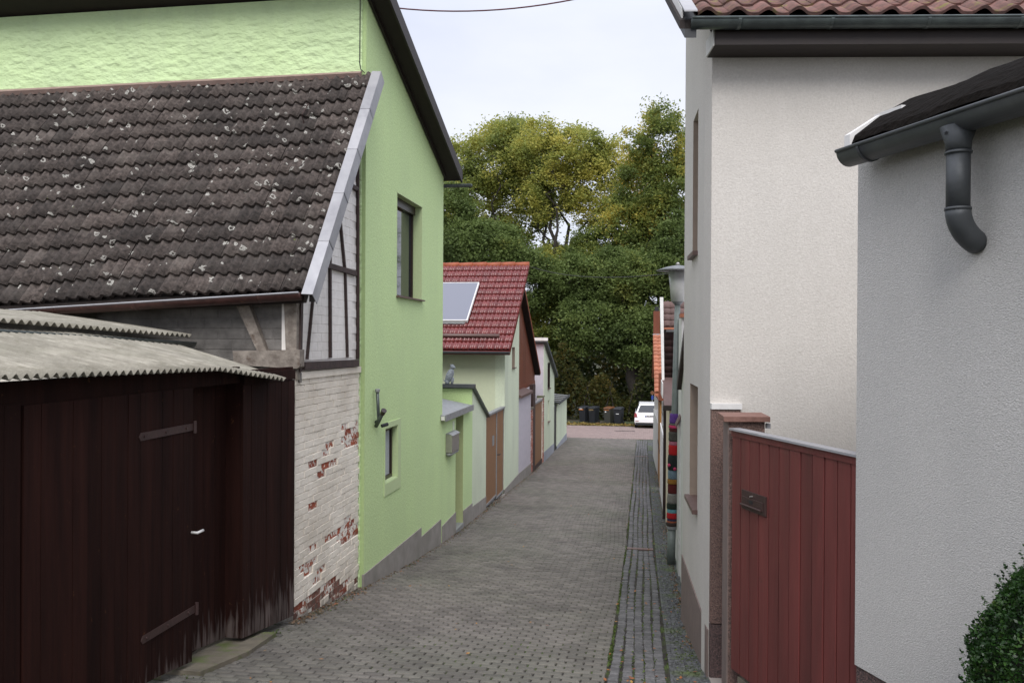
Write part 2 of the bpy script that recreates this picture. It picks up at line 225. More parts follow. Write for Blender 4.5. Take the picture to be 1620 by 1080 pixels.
# ------------------------------------------------------------------ mesh helpers
class MB:
    def __init__(s): s.v = []; s.f = []
    def add(s, vs, fs):
        k = len(s.v); s.v += [tuple(v) for v in vs]; s.f += [tuple(i+k for i in f) for f in fs]; return s
    def box(s, a, b):
        x0, y0, z0 = a; x1, y1, z1 = b
        x0, x1 = sorted((x0, x1)); y0, y1 = sorted((y0, y1)); z0, z1 = sorted((z0, z1))
        return s.hexa([(x0, y0, z0), (x1, y0, z0), (x1, y1, z0), (x0, y1, z0), (x0, y0, z1), (x1, y0, z1), (x1, y1, z1), (x0, y1, z1)])
    def hexa(s, p): return s.add(p, [(0, 3, 2, 1), (4, 5, 6, 7), (0, 1, 5, 4), (1, 2, 6, 5), (2, 3, 7, 6), (3, 0, 4, 7)])
    def obox(s, o, u, v, n, su, sv, sn):    # corner o, axes u v n (unit), sizes
        o = Vector(o); u = Vector(u)*su; v = Vector(v)*sv; n = Vector(n)*sn
        return s.hexa([o, o+u, o+u+v, o+v, o+n, o+u+n, o+u+v+n, o+v+n])
    def beam(s, a, b, w, t, side):          # bar from a to b, width w across `side`, thickness t
        a = Vector(a); b = Vector(b); d = (b-a).normalized(); sd_ = (Vector(side)-d*Vector(side).dot(d)).normalized(); n = d.cross(sd_)
        return s.obox(a-sd_*w/2-n*t/2, d, sd_, n, (b-a).length, w, t)
    def prism(s, loops, D):                 # loops of 3D points (outer first, holes after), swept by vector D
        D = Vector(D); loops = [[Vector(p) for p in lp] for lp in loops]
        flat = [p for lp in loops for p in lp]; tri = tessellate_polygon(loops); n = len(flat)
        fs = [tuple(t) for t in tri] + [tuple(i+n for i in reversed(t)) for t in tri]; k = 0
        for lp in loops:
            m = len(lp)
            for i in range(m): a = k+i; b = k+(i+1) % m; fs.append((a, b, b+n, a+n))
            k += m
        return s.add(flat+[p+D for p in flat], fs)
    def tube(s, pts, r, n=8, cap=True):
        pts = [Vector(p) for p in pts]; rs = r if isinstance(r, (list, tuple)) else [r]*len(pts); rings = []
        ref = Vector((.3, .2, 1)) if abs((pts[-1]-pts[0]).normalized().z) < .9 else Vector((1, .1, 0))
        vs = []
        for i, p in enumerate(pts):
            d = (pts[min(i+1, len(pts)-1)]-pts[max(i-1, 0)]).normalized(); a = d.cross(ref).normalized(); b = d.cross(a)
            vs += [p+a*rs[i]*math.cos(2*math.pi*k/n)+b*rs[i]*math.sin(2*math.pi*k/n) for k in range(n)]
        fs = [(i*n+k, i*n+(k+1) % n, (i+1)*n+(k+1) % n, (i+1)*n+k) for i in range(len(pts)-1) for k in range(n)]
        if cap: fs += [tuple(range(n))[::-1], tuple((len(pts)-1)*n+k for k in range(n))]
        return s.add(vs, fs)
    def lathe(s, c, prof, n=20):            # (r,z) profile about vertical axis at c
        c = Vector(c); vs = [c+Vector((r*math.cos(2*math.pi*k/n), r*math.sin(2*math.pi*k/n), z)) for r, z in prof for k in range(n)]
        fs = [(i*n+k, i*n+(k+1) % n, (i+1)*n+(k+1) % n, (i+1)*n+k) for i in range(len(prof)-1) for k in range(n)]
        fs += [tuple(range(n))[::-1], tuple((len(prof)-1)*n+k for k in range(n))]
        return s.add(vs, fs)
    def gutter(s, a, b, r, n=12, t=.004):   # half round channel, open on top
        a = Vector(a); b = Vector(b); d = (b-a).normalized(); h = d.cross(UP).normalized(); vs = []
        for p in (a, b):
            for rr in (r, r-t): vs += [p+h*rr*math.cos(math.pi*k/n)-UP*rr*math.sin(math.pi*k/n) for k in range(n+1)]
        m = n+1; fs = []
        for k in range(n): fs += [(k, k+1, 2*m+k+1, 2*m+k), (m+k+1, m+k, 3*m+k, 3*m+k+1)]
        fs += [(0, 2*m, 3*m, m), (n, m+n, 3*m+n, 2*m+n)]
        fs += [tuple(range(m)), tuple(range(2*m, 3*m))[::-1]]
        return s.add(vs, fs)
    def mesh(s, name):
        me = bpy.data.meshes.new(name); me.from_pydata(s.v, [], s.f); me.update(); return me
def fixn(me, smooth=False):
    import bmesh
    bm = bmesh.new(); bm.from_mesh(me); bmesh.ops.recalc_face_normals(bm, faces=bm.faces); bm.to_mesh(me); bm.free()
    if smooth: me.polygons.foreach_set('use_smooth', [True]*len(me.polygons))
def origin(p):
    v = Vector((0, 0, 0))
    while p is not None: v += p.location; p = p.parent
    return v
def obj(name, mb, mat, parent=None, smooth=False, kind=None, label=None, bevel=0):
    me = mb if isinstance(mb, bpy.types.Mesh) else mb.mesh(name)
    if not isinstance(mb, bpy.types.Mesh): fixn(me, smooth)
    if not me.materials: me.materials.append(mat if not isinstance(mat, str) else M[mat])
    o = bpy.data.objects.new(name, me); C.objects.link(o)
    if parent: o.parent = parent; o.location = -origin(parent)
    if kind: o['kind'] = kind
    if label: o['label'] = label
    if bevel: b = o.modifiers.new('bevel', 'BEVEL'); b.width = bevel; b.segments = 2; b.limit_method = 'ANGLE'
    return o
def thing(name, label, cat, loc, group=None):
    o = bpy.data.objects.new(name, None); C.objects.link(o); o.location = loc; o.empty_display_size = .3
    o['label'] = label; o['category'] = cat
    if group: o['group'] = group
    return o
def tag(o, label, cat, group=None):
    o['label'] = label; o['category'] = cat
    if group: o['group'] = group
    return o
def place(name, me, mtx, parent):           # one piece, mesh data shared
    o = bpy.data.objects.new(name, me); C.objects.link(o); o.parent = parent
    o.matrix_basis = Matrix.Translation(-origin(parent)) @ mtx
    return o
def frame(o, u, v, n):
    m = Matrix.Identity(4)
    for i, a in enumerate((u, v, n)): m[0][i], m[1][i], m[2][i] = a
    m[0][3], m[1][3], m[2][3] = o; return m
def XL(px, X): return [PX(a, b, X) for a, b in px]      # outline on a street-parallel wall
def YL(px, Y): return [PY(a, b, Y) for a, b in px]      # outline on a wall across the street
def down(px, X):                                        # same, feet run to below ground
    return [PX(a, b, X) for a, b in px]
def streetwall(tops, X, depth, holes=()):               # tops: px of the top edge from near to far; feet go into the ground
    t = [PX(a, b, X) for a, b in tops]; y0, y1 = t[0].y, t[-1].y
    foot = [Vector((X, y, gz(y)-.35)) for y in np.linspace(y1, y0, 5)]
    return MB().prism([t+foot]+[list(h) for h in holes], (-depth, 0, 0))
def rect(px0, px1, py0, py1, X):                        # level rectangle on plane X: left/right px edges, top & bottom taken at the left edge
    a = PX(px0, py0, X); b = PX(px0, py1, X); c = PX(px1, py0, X)
    return [Vector((X, a.y, a.z)), Vector((X, c.y, a.z)), Vector((X, c.y, b.z)), Vector((X, a.y, b.z))]
def rectm(y0, y1, z0, z1, X): return [Vector((X, y0, z1)), Vector((X, y1, z1)), Vector((X, y1, z0)), Vector((X, y0, z0))]
LX = -3.5; BX = -3.55
# ------------------------------------------------------------------ terrain, road
def sheet(xs, ys, dz=0):
    mb = MB(); nx = len(xs)
    mb.v = [(x, y, gz(y)+dz) for y in ys for x in xs]
    mb.f = [(j*nx+i, j*nx+i+1, (j+1)*nx+i+1, (j+1)*nx+i) for j in range(len(ys)-1) for i in range(nx-1)]
    return mb
YS = sorted(set([-30, -8, 3, 5.7] + [round(y, 2) for y in np.arange(0, 60, .5)] + GX[1:]))
g = obj('ground', sheet([-400, -60, -20, -3.6, .7, 20, 60, 400], YS, -.05), 'earth', kind='structure')
road = obj('road', sheet([-3.55, -1.5, -.27], [y for y in YS if -8 <= y <= 41], -.018), 'bedding', kind='structure')
gutter_strip = obj('gutter_strip', sheet([-.27, .22], [y for y in YS if -8 <= y <= 41], -.02), 'bedding', kind='structure')
side = obj('pavement', sheet([.22, .75], [y for y in YS if -8 <= y <= 41], -.012), 'bedding', kind='structure')
def slab(L_, W_, H, ch, name):      # small chamfered block, 1 unit placed by matrix
    mb = MB(); a, b = L_/2, W_/2; c, d = a-ch, b-ch
    mb.add([(-a, -b, -H), (a, -b, -H), (a, b, -H), (-a, b, -H), (-a, -b, -ch), (a, -b, -ch), (a, b, -ch), (-a, b, -ch), (-c, -d, 0), (c, -d, 0), (c, d, 0), (-c, d, 0)],
           [(8, 9, 10, 11), (4, 5, 9, 8), (5, 6, 10, 9), (6, 7, 11, 10), (7, 4, 8, 11), (0, 1, 5, 4), (1, 2, 6, 5), (2, 3, 7, 6), (3, 0, 4, 7)])
    me = mb.mesh(name); return me
def field(name, cells, H, ch, mat, parent, n_parts, part_name, zoff=0.):
    """cells: (x, y, length_x, width_y, rot, lift). The first n_parts nearest become parts, the rest one joined part."""
    near, rest = cells[:n_parts], cells[n_parts:]
    cache = {}
    for (x, y, lx, wy, rot, lift) in near:
        key = (round(lx, 2), round(wy, 2))
        if key not in cache: me = slab(lx, wy, H, ch, part_name); me.materials.append(M[mat]); cache[key] = me
        sl_ = (gz(y+.1)-gz(y-.1))/.2
        place(part_name, cache[key], Matrix.Translation((x, y, gz(y)+lift+zoff)) @ Matrix.Rotation(math.atan(sl_), 4, 'X') @ Matrix.Rotation(rot, 4, 'Z'), parent)
    A = np.array(rest); n = len(A)
    a = A[:, 2]/2; b = A[:, 3]/2; c = a-ch; d = b-ch; ca, sa = np.cos(A[:, 4]), np.sin(A[:, 4])
    sg = [(-1, -1), (1, -1), (1, 1), (-1, 1)]; V = np.zeros((n, 12, 3))
    for k, (su, sv) in enumerate(sg):
        for lay, (uu, vv, zz) in enumerate(((a, b, -H), (a, b, -ch), (c, d, 0.))):
            x = su*uu; y = sv*vv; X = A[:, 0]+x*ca-y*sa; Yv = A[:, 1]+x*sa+y*ca
            V[:, lay*4+k, 0] = X; V[:, lay*4+k, 1] = Yv; V[:, lay*4+k, 2] = np.interp(Yv, GX, GZ)+A[:, 5]+zz+zoff
    fq = np.array([(8, 9, 10, 11), (4, 5, 9, 8), (5, 6, 10, 9), (6, 7, 11, 10), (7, 4, 8, 11), (0, 1, 5, 4), (1, 2, 6, 5), (2, 3, 7, 6), (3, 0, 4, 7)])
    Fc = (fq[None]+12*np.arange(n)[:, None, None]).reshape(-1, 4)
    return npmesh(name, V.reshape(-1, 3), Fc, M[mat], parent, 'stuff')
def npmesh(name, V, Fc, mat, parent=None, kind=None):
    me = bpy.data.meshes.new(name); k = Fc.shape[1]
    me.vertices.add(len(V)); me.vertices.foreach_set('co', V.astype(np.float32).ravel())
    me.loops.add(Fc.size); me.loops.foreach_set('vertex_index', Fc.astype(np.int32).ravel())
    me.polygons.add(len(Fc)); me.polygons.foreach_set('loop_start', np.arange(0, Fc.size, k, dtype=np.int32)); me.polygons.foreach_set('loop_total', np.full(len(Fc), k, dtype=np.int32))
    me.update(calc_edges=True); me.validate(); me.materials.append(mat)
    o = bpy.data.objects.new(name, me); C.objects.link(o)
    if parent: o.parent = parent; o.location = -origin(parent)
    if kind: o['kind'] = kind
    return o
cells = []; py_, row = 3.2, 0
while py_ < 39.9:
    dr_ = .035*math.sin(row*.045)+.02*math.sin(row*.13+1)+.02; x = -.275 - (.0 if row % 2 else .078)-dr_; x0 = -3.56
    gapw = -.275-x
    if gapw > .035: cells.append((-.275-gapw/2, py_, gapw-.012, .083, 0, random.uniform(-.003, .003)))
    while x > x0:
        wv = .1425 + random.uniform(-.002, .002)
        sag = .012*math.sin(py_*1.7+x)*.5 + .01*math.sin(py_*.6)
        cells.append((x-.0775, py_+.022*math.sin(x*1.9+py_*.35)+.006*math.sin(x*7+py_*3), wv+.000, .0805, random.uniform(-.012, .012), random.uniform(-.004, .004)+sag*.5)); x -= .1555
    py_ += .0955; row += 1
vis = [c for c in cells if c[1] > 6.35]; hid = [c for c in cells if c[1] <= 6.35]
field('paver_field', vis+hid, .03, .007, 'paver', road, 300, 'paver')
cells = []; rx = [-.215, -.118, -.022, .075, .168]
for i, x in enumerate(rx):
    y = 3.2+random.random()*.1
    while y < 39.5:
        L_ = random.choice([.03, .035, .04, .045, .05, .075, .1]); y += L_+random.uniform(.004, .009)
        if 14.55 < y < 14.75 or 32.2 < y < 32.5: continue
        cells.append((x+random.uniform(-.004, .004)+.012*math.sin(y*.9+i), y-L_/2, .078+random.uniform(-.006, .008), L_, random.uniform(-.04, .04), random.uniform(-.006, .004)-.012*(1-abs(i-2)/2)))
cells.sort(key=lambda c: (c[1] < 6.2, c[1]))
field('sett_field', cells, .035, .006, 'sett', gutter_strip, 300, 'sett')
cells = []; y = 3.2
while y < 39.5:
    x = .235
    while x < .62:
        l_ = random.uniform(.025, .06); cells.append((x+l_/2, y+.012*math.sin(x*30)+(x-.23)*.12, l_-.006, .017+random.uniform(-.003, .004), random.uniform(-.12, .25), random.uniform(-.004, .003))); x += l_
    y += .0235
field('small_stone_paving', cells, .02, .003, 'mosaic', side, 0, 'stone_piece')
for yy in (14.65, 32.35): obj('cross_stone', MB().box((-.26, yy-.06, gz(yy)-.05), (.2, yy+.06, gz(yy)-.004)), 'sill', gutter_strip)
# junction road beyond
jr = obj('junction_road', sheet([-45, -3.6, .75, 45], [y for y in YS if 39.9 <= y <= 49.6], -.02), 'pinkpaver', kind='structure')
cells = []; y = 40.35; row = 0
while y < 49.3:
    x = -6.5 + (row % 2)*.11
    while x < 4: cells.append((x, y, .21, .105, random.uniform(-.02, .02), random.uniform(-.003, .003))); x += .222
    y += .113; row += 1
field('pink_paver_field', cells, .02, .004, 'pinkpaver', jr, 0, 'paver')
for k in range(26):
    place('kerb_stone', (lambda me: (me.materials.append(M['pinkpaver']), me)[1])(slab(.24, .17, .05, .01, 'kerb_stone')) if k == 0 else kme, Matrix.Translation((-3.9+k*.26, 40.1, gz(40.1)+.006)), jr)
    kme = bpy.data.objects[-1].data if False else [o for o in jr.children if o.name.startswith('kerb_stone')][0].data
drain = obj('drain_cover', MB().box((-1.5, 45.2, gz(45.2)-.01), (-.4, 45.5, gz(45.5)+.012)), 'soffit', jr)
verge = obj('leafy_verge', sheet([-45, 45], [49.6, 50, 51, 52, 54, 56], -.02), 'earth', kind='structure')
# ------------------------------------------------------------------ roof tile helper
def tile_mesh(name, W, Lt, t, prof, mat, nseg=12):
    mb = MB(); n = nseg+1; xs = [W*i/nseg for i in range(n)]
    for (y, lift) in ((0, t), (Lt, .0)): mb.v += [(x, y, prof(x/W)+lift) for x in xs]
    mb.v += [(x, 0.002, prof(x/W)-.004) for x in xs]
    mb.f = [(i, i+1, n+i+1, n+i) for i in range(nseg)]+[(2*n+i, 2*n+i+1, i+1, i) for i in range(nseg)]
    me = mb.mesh(name); me.polygons.foreach_set('use_smooth', [i < nseg for i in range(len(me.polygons))]); me.materials.append(M[mat]); return me
def hump2(h):       # two rolls per tile
    def f(s):
        q = (s*2) % 1.0; return h*max(0., math.cos((q-.5)*math.pi/.62)) if abs(q-.5) < .31 else 0.
    return f
def pan(h): return lambda s: h*(.5-.5*math.cos(2*math.pi*s))**1.3 if s < 1 else 0.
def lay(parent, me, P, ncol, nrow, name='roof_tile', skip=lambda c, r: False, jit=.004, zj=.003):
    """P(c, r) -> corner point of tile column c, row r (row 0 at the eave)."""
    for r in range(nrow):
        for c in range(ncol):
            if skip(c, r): continue
            o = P(c, r); u = (P(c+1, r)-o).normalized(); v = (P(c, r+1)-o); v = (v-u*v.dot(u)).normalized(); n_ = u.cross(v)
            if n_.z < 0: n_ = -n_
            o = o+n_*random.uniform(0, zj)+u*random.uniform(-jit, jit)*.4+v*random.uniform(-jit, jit)
            place(name, me, frame(o, u, v, n_) @ Matrix.Rotation(random.uniform(-.008, .008), 4, 'Z'), parent)
# ------------------------------------------------------------------ LEFT: half-timbered barn
barn = thing('timber_barn', 'half-timbered barn with lichen-spotted tile roof and peeling whitewashed brick wall', 'barn', (-5.5, 9.4, gz(9.4)))
Yb0 = PX(467, 800, BX).y; Yb1 = PX(576, 800, LX).y-.022; zsill = PX(478, 580, BX).z
wl = obj('wall', MB().box((BX-.02, Yb0, gz(8.3)-.6), (BX-.30, Yb1-.004, zsill-.03)).box((BX-.3, Yb0, gz(8.3)-.6), (-9.5, Yb0+.25, zsill-.03)), 'mortar', barn)
patch = [(520, 722, 7, 22), (505, 745, 8, 7), (553, 695, 10, 12), (565, 690, 8, 18), (572, 715, 6, 10), (558, 672, 12, 8), (530, 712, 4, 6), (495, 805, 4, 8), (545, 845, 20, 10), (560, 835, 12, 16), (500, 735, 10, 5), (510, 760, 4, 8),
         (484, 905, 10, 10), (480, 945, 12, 22), (495, 925, 10, 12), (510, 890, 8, 9), (482, 985, 12, 22), (505, 955, 18, 24), (535, 930, 12, 14), (520, 975, 12, 14), (498, 880, 4, 14), (552, 930, 6, 10), (477, 1000, 8, 16), (540, 735, 4, 5)]
bl = {}
def bmesh_(l, h):
    k = (round(l, 3), h)
    if k not in bl:
        bl[k] = slab(l, h, .05, .004, 'brick')
    return bl[k]
row = 0; z = -3.33
rows = []; 
while z < zsill-.16: rows.append(z); z += .0765
variants = {}
nb = 0
for ri, z in enumerate(rows):
    y = Yb0+.004; hd = ri % 2; y += 0
    first = True
    while y < Yb1-.05:
        L_ = (.115 if first and hd else .24); first = False
        if y+L_ > Yb1-.03: L_ = Yb1-.008-y
        if L_ > .05 and z > gz(y)-.06:
            cx, cz = y+L_/2, z+.034; qx, qy = proj((BX, cx, cz)); m = 'paintwhite'
            for (ax, ay, rx_, ry_) in patch:
                e = ((qx-ax)/rx_)**2+((qy-ay)/ry_)**2
                if e < 1.1 and random.random() < .68: m = 'brick' if random.random() < .38 else 'paintchipped'
                elif e < 1.8 and random.random() < .18: m = 'paintchipped'
            if cz < gz(y)+.10+.10*math.sin(y*9) and random.random() < .85: m = 'brickgrime'
            key = (round(L_, 2), m)
            if m != 'paintwhite' and random.random() < .5: L_ = L_
            if key not in variants: me = slab(L_-.005, .0725, .05, .0035, 'brick'); me.materials.append(M[m]); variants[key] = me
            out_ = random.uniform(-.003, .004)+.012 - (.010 if m != 'paintwhite' else 0)
            place('brick', variants[key], frame((BX-.018+out_, cx, cz), (0, 1, 0), (0, 0, 1), (1, 0, 0)) @ Matrix.Rotation(random.uniform(-.012, .012), 4, 'Z'), wl); nb += 1
        y += L_+.002
print('bricks', nb)
# rendered cement patches at the foot and top
ub = obj('brick_course_cap', MB().box((BX-.02, Yb0+.005, zsill-.13), (BX+.012, Yb1-.006, zsill-.055)), 'paintwhite', barn)
# upper timber gable: infill + beams
vtop = PX(601, 113, -3.32); veav = PX(480, 462, -3.32)
def roofz(y): return veav.z-.16+(vtop.z-veav.z)*(y-veav.y)/(vtop.y-veav.y)
inf = MB(); zt0 = zsill; Yp = Yb1-.03
inf.prism([[Vector((BX-.03, Yb0+.05, zt0)), Vector((BX-.03, Yp, zt0)), Vector((BX-.03, Yp, roofz(Yp)-.18)), Vector((BX-.03, Yb0+.05, roofz(Yb0)-.14))]], (-.15, 0, 0))
infill = obj('infill_wall', inf, 'paintupper', barn)
me_b = slab(.247, .0985, .03, .0025, 'infill_brick'); me_b.materials.append(M['paintupper']); z = zt0+.07; ri = 0
while z < roofz(Yp)-.28:
    y = Yb0+.14*(ri % 2)+.12
    while y < Yp-.12:
        if z < roofz(y-.12)-.26: place('infill_brick', me_b, frame((BX-.022, y, z+.04), (0, 1, 0), (0, 0, 1), (1, 0, 0)) @ Matrix.Rotation(random.uniform(-.01, .01), 4, 'Z'), infill)
        y += .25
    z += .1; ri += 1
def bm_(p0, p1, wd, t=.05, X=BX-.005, name='timber_beam', mat='timber'):
    a = PX(*p0, X); b = PX(*p1, X); return obj(name, MB().beam(a, b, wd, t, (0, 1, 0) if abs(p0[0]-p1[0]) < abs(p0[1]-p1[1]) else (0, 0, 1)), mat, barn)
bm_((479, 579), (565, 574), .085, .06, BX+.004)
bm_((492, 412), (563, 433), .06); bm_((541, 285), (565, 300), .05)
bm_((475, 470), (472.5, 588), .055, .05, BX+.002); bm_((566, 215), (566, 568), .025, .04)
bm_((521, 345), (522, 566), .04, .04, BX-.012); bm_((534, 312), (545.5, 432), .036, .04, BX-.012); bm_((545.5, 432), (549, 565), .028, .04, BX-.012)
bm_((500, 415), (485, 568), .022, .04, BX-.012)
obj('timber_beam', MB().beam(PX(477, 432, BX-.012), PX(502, 410, BX-.012), .05, .045, (0, 0, 1)), 'timber', barn)
# bracket hooks and down cable on timber post
obj('cable', MB().tube([PX(567, 300, BX+.03), PX(566.5, 460, BX+.03), PX(566, 566, BX+.03)], .007, 5), 'gutterrust', barn)
# camera-facing upper wall under the eave
fw = obj('front_wall', MB().prism([[PY(150, 470, Yb0+.08), PY(462, 455, Yb0+.08), PY(462, 640, Yb0+.08), PY(150, 640, Yb0+.08)]], (0, .2, 0)).box((-9.5, Yb0+.3, -1.), (-5, 8.6, 0.4)), 'shadewash', barn)
me_f = slab(.30, .10, .03, .006, 'wall_block'); me_f.materials.append(M['shadewash'])
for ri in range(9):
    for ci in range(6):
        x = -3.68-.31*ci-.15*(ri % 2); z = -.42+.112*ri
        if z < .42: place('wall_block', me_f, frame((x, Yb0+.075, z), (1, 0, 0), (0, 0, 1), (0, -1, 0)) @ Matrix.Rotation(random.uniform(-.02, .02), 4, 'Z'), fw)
obj('corner_post', MB().prism([YL([(449, 478), (469, 478), (469, 556), (452, 556)], Yb0-.01)], (0, .1, 0)), 'oldtimber', barn)
obj('lintel_beam', MB().prism([YL([(368, 555), (474, 553), (474, 580), (470, 583), (370, 577)], Yb0-.05)], (0, .12, 0)), 'oldtimber', barn)
obj('brace', MB().prism([YL([(372, 480), (392, 478), (421, 555), (407, 556)], Yb0+.0)], (0, .08, 0)), 'oldtimber', barn)
obj('rubble_course', MB().prism([YL([(400, 582), (470, 580), (470, 600), (400, 596)], Yb0+.0)], (0, .1, 0)), 'oldtimber', barn)
# roof
Er = PX(474, 459, -3.37); Tr = PX(583, 116, -3.37); 
Er = Vector((-3.37, 8.0, Er.z*8.0/Er.y)); YT = Yb1-.01; Tr = Vector((-3.37, YT, Tr.z*YT/Tr.y-.065))
def barnP(c, r, ncell=.272, nr=14):
    x = -3.39-(ncell)*c; s = r/nr; dx = -(x+3.37)
    E = Vector((x, Er.y, Er.z-.042*dx)); T = Vector((x, Tr.y, Tr.z-.004*dx)); s_ = s
    return E+(T-E)*s_+Vector((0, 0, .012*math.sin(x*2.1+s*3)))
NC = 21
base = MB(); A = [barnP(0, 0), barnP(NC, 0), barnP(NC, 14), barnP(0, 14)]; base.prism([[p+Vector((0, 0, -.02)) for p in A]], (0, .0, -.10))
roof = obj('roof', base, 'soffit', barn)
def flipP(c, r): return barnP(NC-c, r)
tm = tile_mesh('roof_tile', .270, .31, .040, hump2(.045), 'tile')
lay(roof, tm, flipP, NC, 14, skip=lambda c, r: False, jit=.008, zj=.008)
obj('ridge_mortar', MB().prism([[barnP(.6, 13.80)+Vector((0, -.03, .085)), barnP(NC, 13.80)+Vector((0, -.03, .085)), barnP(NC, 14.15)+Vector((0, -.01, .06)), barnP(.6, 14.15)+Vector((0, -.01, .06))]], (0, .03, -.05)), pmat('pink_mortar', (.30, .21, .18), (.24, .165, .14), 12, .95, .5, 40), barn)
# verge flashing in lapped lengths
vf = (Tr-Er).normalized(); nv = Vector((1, 0, 0)).cross(vf)
if nv.z < 0: nv = -nv
Lv = (Tr-Er).length+.12
for i in range(5):
    a = Er-vf*.10+vf*(Lv/5*i); l_ = Lv/5+.015
    fl = MB(); x0, x1 = -3.40, -3.29; up_ = .055+.004*i; p = a
    fl.prism([[Vector((x0, p.y, p.z))+nv*up_, Vector((x1, p.y, p.z))+nv*(up_-.01), Vector((x1, p.y, p.z))-nv*.10, Vector((x1+.008, p.y, p.z))-nv*.10, Vector((x1+.008, p.y, p.z))+nv*up_, Vector((x0, p.y, p.z))+nv*(up_+.008)]], vf*l_)
    obj('verge_flashing', fl, 'zinc', barn)
bg_ = obj('bargeboard', MB().prism([[Vector((-3.36, Er.y, Er.z-.02)), Vector((-3.36, Tr.y, Tr.z-.02)), Vector((-3.36, Tr.y, Tr.z-.13)), Vector((-3.36, Er.y, Er.z-.12))]], (.06, 0, 0)), 'fascia', barn)
ga = PY(477, 463, 7.93); gb = PY(0, 492, 7.93); gd = (gb-ga); gb2 = ga+gd*1.6
gt = obj('gutter', MB().gutter(ga, gb2, .078), 'gutterrust', barn, True)
for k in (60/475, 250/475, 380/475):
    p = ga+gd*k; obj('gutter_bracket', MB().gutter(p-gd.normalized()*.012, p+gd.normalized()*.012, .083), 'gutterrust', gt)
obj('gutter_bead', MB().tube([ga+Vector((0, -.078, 0)), gb2+Vector((0, -.078, 0))], .009, 6), 'zinc', gt)
obj('snow_hook', MB().tube([barnP(2.6, 10.5)+Vector((0, 0, .03)), barnP(2.6, 10.5)+Vector((0, -.06, .12)), barnP(2.6, 11.4)+Vector((0, 0, .12))], .008, 6), 'iron', roof)
# ------------------------------------------------------------------ LEFT: wooden shed front with gate and corrugated roofs
shed = thing('plank_shed', 'dark brown plank shed front with strap-hinged gate under corrugated sheets', 'shed', (-4.2, 6.3, gz(6.3)))
def planks(parent, X, y0, y1, zt, nb_, th=.028, zb=None, name='plank', mat='darkwood', gap=.003):
    y = y0; wd = (y1-y0)/nb_
    for i in range(nb_):
        a = y0+i*wd; zb_ = (gz(a)+.07) if zb is None else zb; zb2 = (gz(a+wd)+.07) if zb is None else zb
        dx = random.uniform(-.004, .004)
        mb = MB(); mb.hexa([(X-th, a+gap/2, zb_), (X+dx, a+gap/2, zb_), (X+dx, a+wd-gap/2, zb2), (X-th, a+wd-gap/2, zb2), (X-th, a+gap/2, zt), (X+dx, a+gap/2, zt), (X+dx, a+wd-gap/2, zt), (X-th, a+wd-gap/2, zt)])
        obj(name, mb, mat, parent)
yA = PX(37, 700, LX).y; yB = PX(305, 700, LX).y; yC = PX(385, 700, LX).y; yD = PX(466, 700, LX).y
leaf = obj('gate_leaf', MB().box((LX-.075, yA, gz(yA)+.1), (LX-.03, yB, -.42)), 'darkwood', shed); planks(leaf, LX, yA+.003, yB, -.40, 13)
leaf2 = obj('gate_leaf', MB().box((LX-.075, 2.6, gz(3)+.1), (LX-.03, yA-.01, -.42)), 'darkwood', shed); planks(leaf2, LX-.004, 2.6, yA-.012, -.385, 13)
sp_ = obj('side_panel', MB().box((LX-.19, yC, gz(yC)+.07), (LX-.03, yD, -.33)), 'darkwood', shed); planks(sp_, LX, yC, yD, -.43, 7, name='plank')
obj('rail', MB().box((LX-.03, yC, -.425), (LX+.006, yD, -.33)), 'darkwood', shed)
rd = obj('recessed_door', MB().box((LX-.22, yB-.1, gz(yC)+.12), (LX-.19, yC, -.3)), 'darkwood', shed); planks(rd, LX-.165, yB-.1, yC-.001, -.3, 5, th=.02)
obj('header_beam', MB().box((LX-.10, 2.6, -.405), (LX-.02, yC-.03, -.262)), 'darkwood', shed)
obj('back_wall', MB().box((-8.5, 2.6, -2.9), (-8.4, 8.3, .1)), 'darkwood', shed)
def strap(p0, p1):
    a = PX(*p0, LX+.008); b = PX(*p1, LX+.008); mb = MB(); w_ = .028
    mb.prism([[Vector((a.x, a.y, a.z+w_)), Vector((a.x, b.y, a.z+w_)), Vector((a.x, b.y, a.z-w_)), Vector((a.x, a.y, a.z-w_)), Vector((a.x, a.y-.02, a.z))]], (-.006, 0, 0))
    s_ = obj('strap_hinge', mb, 'iron', shed)
    for t in (.06, .45, .85): c = Vector((a.x, a.y+(b.y-a.y)*t, a.z)); obj('bolt', MB().tube([c, c+Vector((.010, 0, 0))], .010, 8), 'iron', s_)
    obj('hinge_pin', MB().tube([Vector((a.x+.006, b.y+.012, a.z+.045)), Vector((a.x+.006, b.y+.012, a.z-.05))], .015, 8), 'iron', s_)
strap((223, 691), (306, 671)); strap((226, 1012), (309, 957))
hp = PX(303, 842, LX+.02); obj('door_handle', MB().tube([hp, hp+Vector((.05, 0, 0)), hp+Vector((.055, .075, .004))], .011, 8), 'whitetrim', shed, True)
